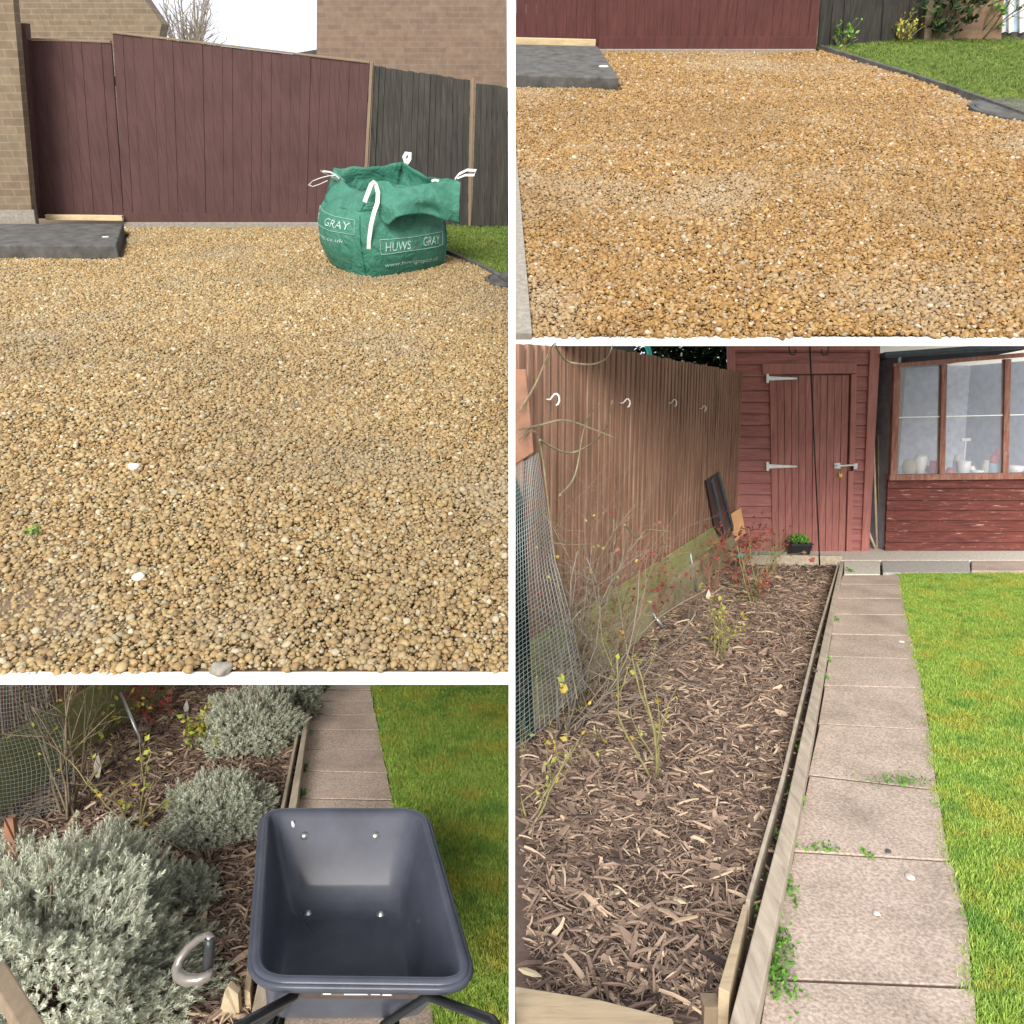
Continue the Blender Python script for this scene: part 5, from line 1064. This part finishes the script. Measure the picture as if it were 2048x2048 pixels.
strip_on(P, 'inner_board', [(488, 1980), (505, 1870)], [(500, 1985), (513, 1870)], board_h+.01, M_edgef, 'short tan board beside the left side of the wheelbarrow', 'timber board', .12, .002)
lbd = [P.g(interp(pRd, y)+2, y) for y in range(2070, 1344, -10)]
r = random.Random(31); lawnD = [(p.x+r.uniform(-.012, .008), p.y) for p in lbd]+[(-.012, lbd[-1].y+.4), (-.012, lbd[0].y)]
struct(sheet('lawn', P, lawnD, .008, M_turf, .03)); lawn_grass('grass', P, lawnD, .0165, M_grassA, 'mossy bright green grass of the lawn beside the wheelbarrow', 14, h=.026, z0=.008)
bedD = [(P.g(-80, 2080).x, P.g(-80, 2080).y), (P.g(505, 2080).x, P.g(505, 2080).y), (P.g(567, 1650).x, P.g(567, 1650).y), (P.g(620, 1345).x, P.g(620, 1345).y), (P.g(330, 1345).x, P.g(330, 1345).y), (P.g(-80, 1560).x, P.g(-80, 1560).y)]
struct(sheet('bed_soil', P, [(-6, 1.5)]+bedD[1:4]+[(-6, bedD[3][1])], 0, M_soil, .025)); mulch('bark_mulch', P, bedD, .0125, 'brown shredded bark mulch around the lavender bushes', 52)
# fence at upper left of this plot
f0d, f1d = P.g(40, 1600), P.g(330, 1390); dd = (f1d-f0d).normalized(); nd = Vector((-dd.y, dd.x, 0))
Af, Bf = f0d-dd*1.5, f1d+dd*1.0
t2 = thing('timber_fence', 'brown board fence foot at the upper left above the lavender bed', 'fence', Af, P)
m = MB(); LF = (Bf-Af).length; n = int(LF/.09)
for i in range(n):
    s0 = Af+dd*(i*LF/n); s1 = Af+dd*((i+.62)*LF/n); s2 = Af+dd*((i+1)*LF/n)
    for (a, b, off, th) in ((s0, s1, 0, .018), (s1-dd*.01, s2+dd*.01, .034, .012)):
        a = a+nd*off; b = b+nd*off; m.hexa([a+Vector((0, 0, .42)), b+Vector((0, 0, .42)), b+Vector((0, 0, 1.3)), a+Vector((0, 0, 1.3))], [a+nd*th+Vector((0, 0, .42)), b+nd*th+Vector((0, 0, .42)), b+nd*th+Vector((0, 0, 1.3)), a+nd*th+Vector((0, 0, 1.3))])
m.build('board_panel', M_fenceB, t2, bevel=.0015)
m = MB(); a, b = Af-nd*.02, Bf-nd*.02; m.hexa([a-Vector((0, 0, .02)), b-Vector((0, 0, .02)), b+Vector((0, 0, .418)), a+Vector((0, 0, .418))], [a+nd*.08-Vector((0, 0, .02)), b+nd*.08-Vector((0, 0, .02)), b+nd*.08+Vector((0, 0, .418)), a+nd*.08+Vector((0, 0, .418))]); tag(m.build('gravel_board', M_mossw, None, P, a, bevel=.005), 'moss green concrete board at the upper left behind the lavender', 'gravel board')
# lavender
lavender(P.g(60, 2010)+Vector((0, .05, 0)), .55, .50, .49, 12000, 'largest silver lavender bush filling the lower left corner', 91, .062, .62)
lavender(P.g(345, 1800)+Vector((0, 0, 0)), .19, .16, .12, 800, 'low sprawling grey lavender between the largest bush and wheelbarrow', 95, .07, .4)
lavender(P.g(436, 1662)+Vector((0, .03, 0)), .27, .22, .27, 4600, 'round silver lavender bush at the centre of the bed', 92, .06, .28)
lavender(P.g(490, 1505)+Vector((0, .12, 0)), .32, .25, .34, 4200, 'silver lavender bush behind the round one, beside the timber rail', 93, .06, .4)
lavender(P.g(570, 1448)+Vector((-.02, .15, 0)), .22, .25, .34, 2000, 'farthest lavender bush touching the timber rail', 94, .06, .2)
# netting, stems, small roses
Yn = 3.9
wire_guard(P, 'wire_mesh', 'curved wire netting at the left edge above the largest lavender', [(-20, 1340), (-20, 1700)], [(96, 1340), (112, 1440), (150, 1520), (150, 1600), (60, 1680)], Yn, .2, 26, 44, M_wire, sgn=-1)
b = P.g(142, 1640); tg = [(40, 1380, 3.9), (75, 1330, 4.1), (130, 1350, 4.0), (180, 1380, 4.2), (30, 1450, 3.8), (230, 1400, 4.3), (100, 1400, 3.9)]
shrub('climbing_rose', P, b, 'bare brown shrub rising beside the wire netting above the lavender', 'shrub', len(tg), .9, .009, M_bark, M_leafy, .035, 50, 101, dirs=[P.v(*q)-b for q in tg], kids=4, depth=2, bend=.10, side=-1)
shrub('rose_bush', P, P.g(272, 1668), 'lime stemmed pruned rose between two lavender bushes', 'rose bush', 4, .50, .008, M_stemy, M_leafy, .035, 45, 102, rg, spread=.4, kids=3, side=-1)
shrub('rose_bush', P, P.g(405, 1500), 'yellow leaved rose bush left of the farther lavender', 'rose bush', 6, .30, .005, M_stemy, M_leafy, .04, 160, 103, rg, spread=.6, side=-1)
shrub('rose_bush', P, P.g(285, 1440), 'red leaved rose at the top of the lavender bed', 'rose bush', 6, .4, .006, M_stemr, M_leafr, .05, 150, 104, rg, spread=.5, side=-1)
shrub('rose_bush', P, P.g(205, 1480), 'thin greenish rose before the mossy board above the lavender', 'rose bush', 7, .5, .006, M_stemg, M_leafy, .04, 90, 105, rg, spread=.7, side=-1)
m = MB(); m.tube([P.g(290, 1500), P.v(240, 1385, P.g(290, 1500).y+.15)], [.014, .009], 7); tag(m.build('cut_stump', M_galv, None, P, P.g(290, 1500), smooth=True), 'pale leaning cut stem beside the red leaved rose', 'stump')
tagp(P, 372, 1432, .12, 'white plant tag at the top of the lavender bed'); tagp(P, 195, 1560, .17, 'grey plant tag leaning near the wire netting and lavender', .025)
for (x, y, s, n, lab) in ((603, 1590, .03, 60, 'weed tuft by the timber behind the wheelbarrow'), (607, 1540, .03, 60, 'weed tuft by the timber halfway up the narrow path'), (625, 1430, .03, 50, 'weed tuft by the timber far behind the wheelbarrow'), (650, 1378, .05, 90, 'weed tuft at the top end of the narrow path')):
    c = P.g(x, y, .02); t3 = thing('weed', lab, 'weed', c, P, wg); pts = [(c+Vector((r.gauss(0, s*.4), r.gauss(0, s*.9), abs(r.gauss(0, s*.3)))), Vector((0, 0, 1))) for _ in range(n)]; replicate('foliage', LEAF_V, LEAF_F, leaf_mats(pts, .02, r, .6), M_leafg, t3)
v = [P.v(8, 1640, 2.9), P.v(36, 1700, 2.9), P.v(30, 1745, 2.9), P.v(8, 1700, 2.9)]
m = MB(); m.prism(v, (0, .03, 0)); m.box(v[0].x+.0, v[0].x+.03, 2.91, 2.935, 0, v[0].z); tag(m.build('orange_post', M_orange, None, P, v[0]), 'orange brown post fragment at the left edge above the largest lavender', 'post')
a, b = P.v(-10, 1945, 1.85), P.v(70, 2075, 1.70); m = MB(); m.bar(a, b, .05, .05); tag(m.build('wooden_rail', M_post, None, P, a, bevel=.006), 'brown wooden rail crossing the bottom left corner', 'rail')
v = [P.g(435, 2040, .01), P.g(480, 2040, .01), P.g(476, 1990, .14), P.g(456, 1972, .16), P.g(448, 1985, .15)]
m = MB(); m.prism(v, (0, .03, .0)); tag(m.build('stake', M_pole, None, P, v[0], bevel=.003), 'broken pointed wooden stake at the bottom beside the timber rail', 'stake')
# spade grip
Yk = P.g(400, 1955, .55).y
t3 = thing('spade', 'spade with grey D grip and black hand bar standing in the bed', 'spade', P.v(360, 1940, Yk+.1), P)
loop = [(424, 1880), (415, 1872), (400, 1876), (378, 1893), (360, 1917), (354, 1938), (358, 1952), (375, 1960), (398, 1959), (416, 1952), (424, 1942)]
MB().tube([P.v(x, y, Yk+.03*math.sin(i*.6)) for i, (x, y) in enumerate(loop)], [.013, .013, .012, .012, .014, .018, .020, .019, .017, .015, .014], 10).build('handle_loop', M_grip, t3, smooth=True)
MB().tube([P.v(418, 1876, Yk), P.v(420, 1890, Yk), P.v(414, 1935, Yk), P.v(412, 1945, Yk)], [.013, .0155, .0165, .015], 12).build('hand_bar', M_blackp, t3, smooth=True)
e = P.v(360, 1945, Yk+.03); dv = P.ray(352, 1945); MB().tube([e, e+dv*(-e.z/dv.z)], [.017, .015], 10).build('shaft', M_blackp, t3, smooth=True)
# ------------------------------------------------------------------ wheelbarrow
def barrow():
    zr, zf = .62, .335
    rim = [P.g(502, 1962, zr), P.g(948, 1968, zr), P.g(848, 1619, zr), P.g(526, 1619, zr)]
    flo = [P.g(568, 1990, zf), P.g(850, 1990, zf), P.g(805, 1820, zf), P.g(576, 1820, zf)]
    flo[0].y = flo[1].y = rim[0].y+.16
    flo[0].x = P.g(568, 1950, zf).x; flo[1].x = P.g(856, 1950, zf).x
    ctr = sum(rim, Vector())/4; t = thing('wheelbarrow', 'dark navy plastic wheelbarrow with empty glossy tray parked on the path', 'wheelbarrow', (ctr.x, ctr.y, 0), P)
    def rr(cs, rad, n=8):
        out = []
        for i in range(4):
            p0, p, p1 = cs[i-1], cs[i], cs[(i+1) % 4]; a = p+(p0-p).normalized()*rad; b = p+(p1-p).normalized()*rad
            for k in range(n+1):
                u = k/n; out.append(a*(1-u)**2+p*2*u*(1-u)+b*u*u)
            for k in range(1, 6): 
                q = p1+(p-p1).normalized()*rad; out.append(b.lerp(q, k/6))
        return out
    def off(ring, d, dz):       # grow outward in plan
        c = sum(ring, Vector())/len(ring); res = []
        for i, p in enumerate(ring):
            n = (ring[(i+1) % len(ring)]-ring[i-1]); n = Vector((n.y, -n.x, 0))
            n = n.normalized() if n.length > 1e-9 else Vector((0, 0, 0)); 
            if n.dot(p-c) < 0: n = -n
            q = p+n*d; q.z = p.z+dz; res.append(q)
        return res
    R0 = rr(rim, .105); FL = rr(flo, .075); ins = off(R0, -.022, -.004)
    rs = [off(R0, -.012, -.035), off(R0, .002, -.030), off(R0, .004, -.006), off(R0, -.003, .004), off(R0, -.014, .004), ins]
    for k in (.06, .2, .4, .6, .8, .9): rs.append([a.lerp(b, k*.93)+Vector((0, 0, 0)) for a, b in zip(ins, FL)])
    FLs = off(FL, -.004, .0); rs.append([a.lerp(b, .985) for a, b in zip(ins, off(FL, -.012, .006))]); rs.append(off(FL, -.028, 0)); rs.append(off(FL, -.06, -.001)); fc_ = sum(FL, Vector())/len(FL); rs.append([p.lerp(fc_, .5) for p in FL]); rs.append([p.lerp(fc_, .97) for p in FL])
    m = MB(); m.rings(rs, True, False, True); 
    tr = m.build('tray', M_tray, t, smooth=True); md = tr.modifiers.new('s', 'SOLIDIFY'); md.thickness = .004; md.offset = 1
    # rim bead
    bead = off(R0, .006, -.012); MB().tube(bead+[bead[0]], .011, 8, False).build('rim', M_tray, t, smooth=True)
    # bolts: far wall and floor
    def bolt(p, n):
        q = Vector(n).to_track_quat('Z', 'Y').to_matrix(); m = MB(); m.lathe((0, 0, 0), [(.017, -.001), (.017, .002), (.011, .004), (.011, .008), (.006, .011), (0.0005, .0115)], 14); m.v = [tuple(q @ Vector(v)+p) for v in m.v]; m.build('bolt', M_galv, t, smooth=True)
    A, Bf_, n1 = ins, FL, None
    def wallpt(px, py):     # point on the far wall under this sight line
        a = (rim[2]+rim[3])/2-Vector((0, .02, 0)); b = (flo[2]+flo[3])/2; dv = (b-a); nn = Vector((0, dv.z, -dv.y)).normalized()
        if nn.y > 0: nn = -nn
        d = P.ray(px, py); o = Vector((0, 0, P.h)); k = (a-o).dot(nn)/d.dot(nn); return o+d*k, nn
    for x, y in ((609, 1672), (751, 1672)): p, nn = wallpt(x, y); bolt(p+nn*.004, nn)
    for x, y in ((616, 1826), (762, 1828)): bolt(P.g(x, y+2, zf)+Vector((0, 0, .004)), (0, 0, 1))
    # white smear on the far wall
    p, nn = wallpt(587, 1650); m = MB(); m.tube([p+nn*.006+Vector((-.003, 0, .016)), p+nn*.006, p+nn*.006+Vector((.004, 0, -.012))], [.003, .007, .003], 5); m.build('paint_smear', M_cerw, t)
    # undercarriage
    zl = zf-.03; xl, xr = (flo[0].x+flo[3].x)/2+.05, (flo[1].x+flo[2].x)/2-.05; yn = rim[0].y
    for sg, x, xh in ((-1, xl, P.v(470, 2060, yn-.35).x), (1, xr, P.v(1000, 2045, yn-.35).x)):
        k = x; pts = [Vector((k*.5+ (xl+xr)/2*.5, rim[2].y+.30, .20)), Vector((k, rim[2].y-.05, zl-.01)), Vector((k, yn+.18, zl-.02)), Vector((k+sg*.01, yn+.10, zl+.08)), P.v(588 if sg < 0 else 856, 1992, yn+.03), P.v(498 if sg < 0 else 985, 2040, yn-.15), P.v(425 if sg < 0 else 1015, 2085, yn-.30)]
        MB().tube(pts, .013, 10).build('handle', M_iron, t, smooth=True)
        MB().tube([Vector((k+sg*.02, yn+.05, zl)), Vector((k+sg*.03, yn+.02, .16)), Vector((k+sg*.03, yn+.02, .012)), Vector((k+sg*.03, yn+.10, .012)), Vector((k, yn+.42, zl))], .015, 8).build('leg', M_iron, t, smooth=True)
    cx = (xl+xr)/2; wy = rim[2].y+.30
    wh = thing if False else None
    def wheel_ring(rad, hw): return [[Vector((cx+dx, wy+rr_*math.cos(2*math.pi*k/32), .2+rr_*math.sin(2*math.pi*k/32))) for k in range(32)] for dx, rr_ in ((-hw, rad*.8), (-hw, rad*.93), (0, rad), (hw, rad*.93), (hw, rad*.8))]
    MB().rings(wheel_ring(.19, .04), True, True, True).build('wheel', M_rubber, t, smooth=True)
    MB().tube([Vector((cx-.12, wy, .2)), Vector((cx+.12, wy, .2))], .012, 8).build('axle', M_galv, t)
    # crossbar with label below the near rim
    yb = yn+.045; q = [P.v(600, 1999, yb), P.v(845, 2000, yb), P.v(855, 1972, yb), P.v(585, 1972, yb)]
    MB().hexa(q, [p+Vector((0, .03, 0)) for p in q]).build('front_band', plain('brown_black_band', (.05, .035, .03), .4), t, bevel=.004)
    q = [P.v(642, 1991, yb-.002), P.v(786, 1993, yb-.002), P.v(786, 1976, yb-.002), P.v(642, 1974, yb-.002)]; lb_ = MB().hexa(q, [p+Vector((0, .0015, 0)) for p in q]).build('sticker', plain('sticker_brown', (.10, .075, .06), .5), t)
    m = MB()
    for x0, x1, y0, y1 in ((646, 662, 1977, 1989), (688, 735, 1977, 1980), (688, 735, 1983, 1986), (688, 735, 1988, 1990), (742, 760, 1977, 1990), (765, 783, 1984, 1991)):
        q = [P.v(x0, y1, yb-.004), P.v(x1, y1, yb-.004), P.v(x1, y0, yb-.004), P.v(x0, y0, yb-.004)]; m.hexa(q, [p+Vector((0, .001, 0)) for p in q])
    m.build('sticker_print', M_cream, lb_)
barrow()
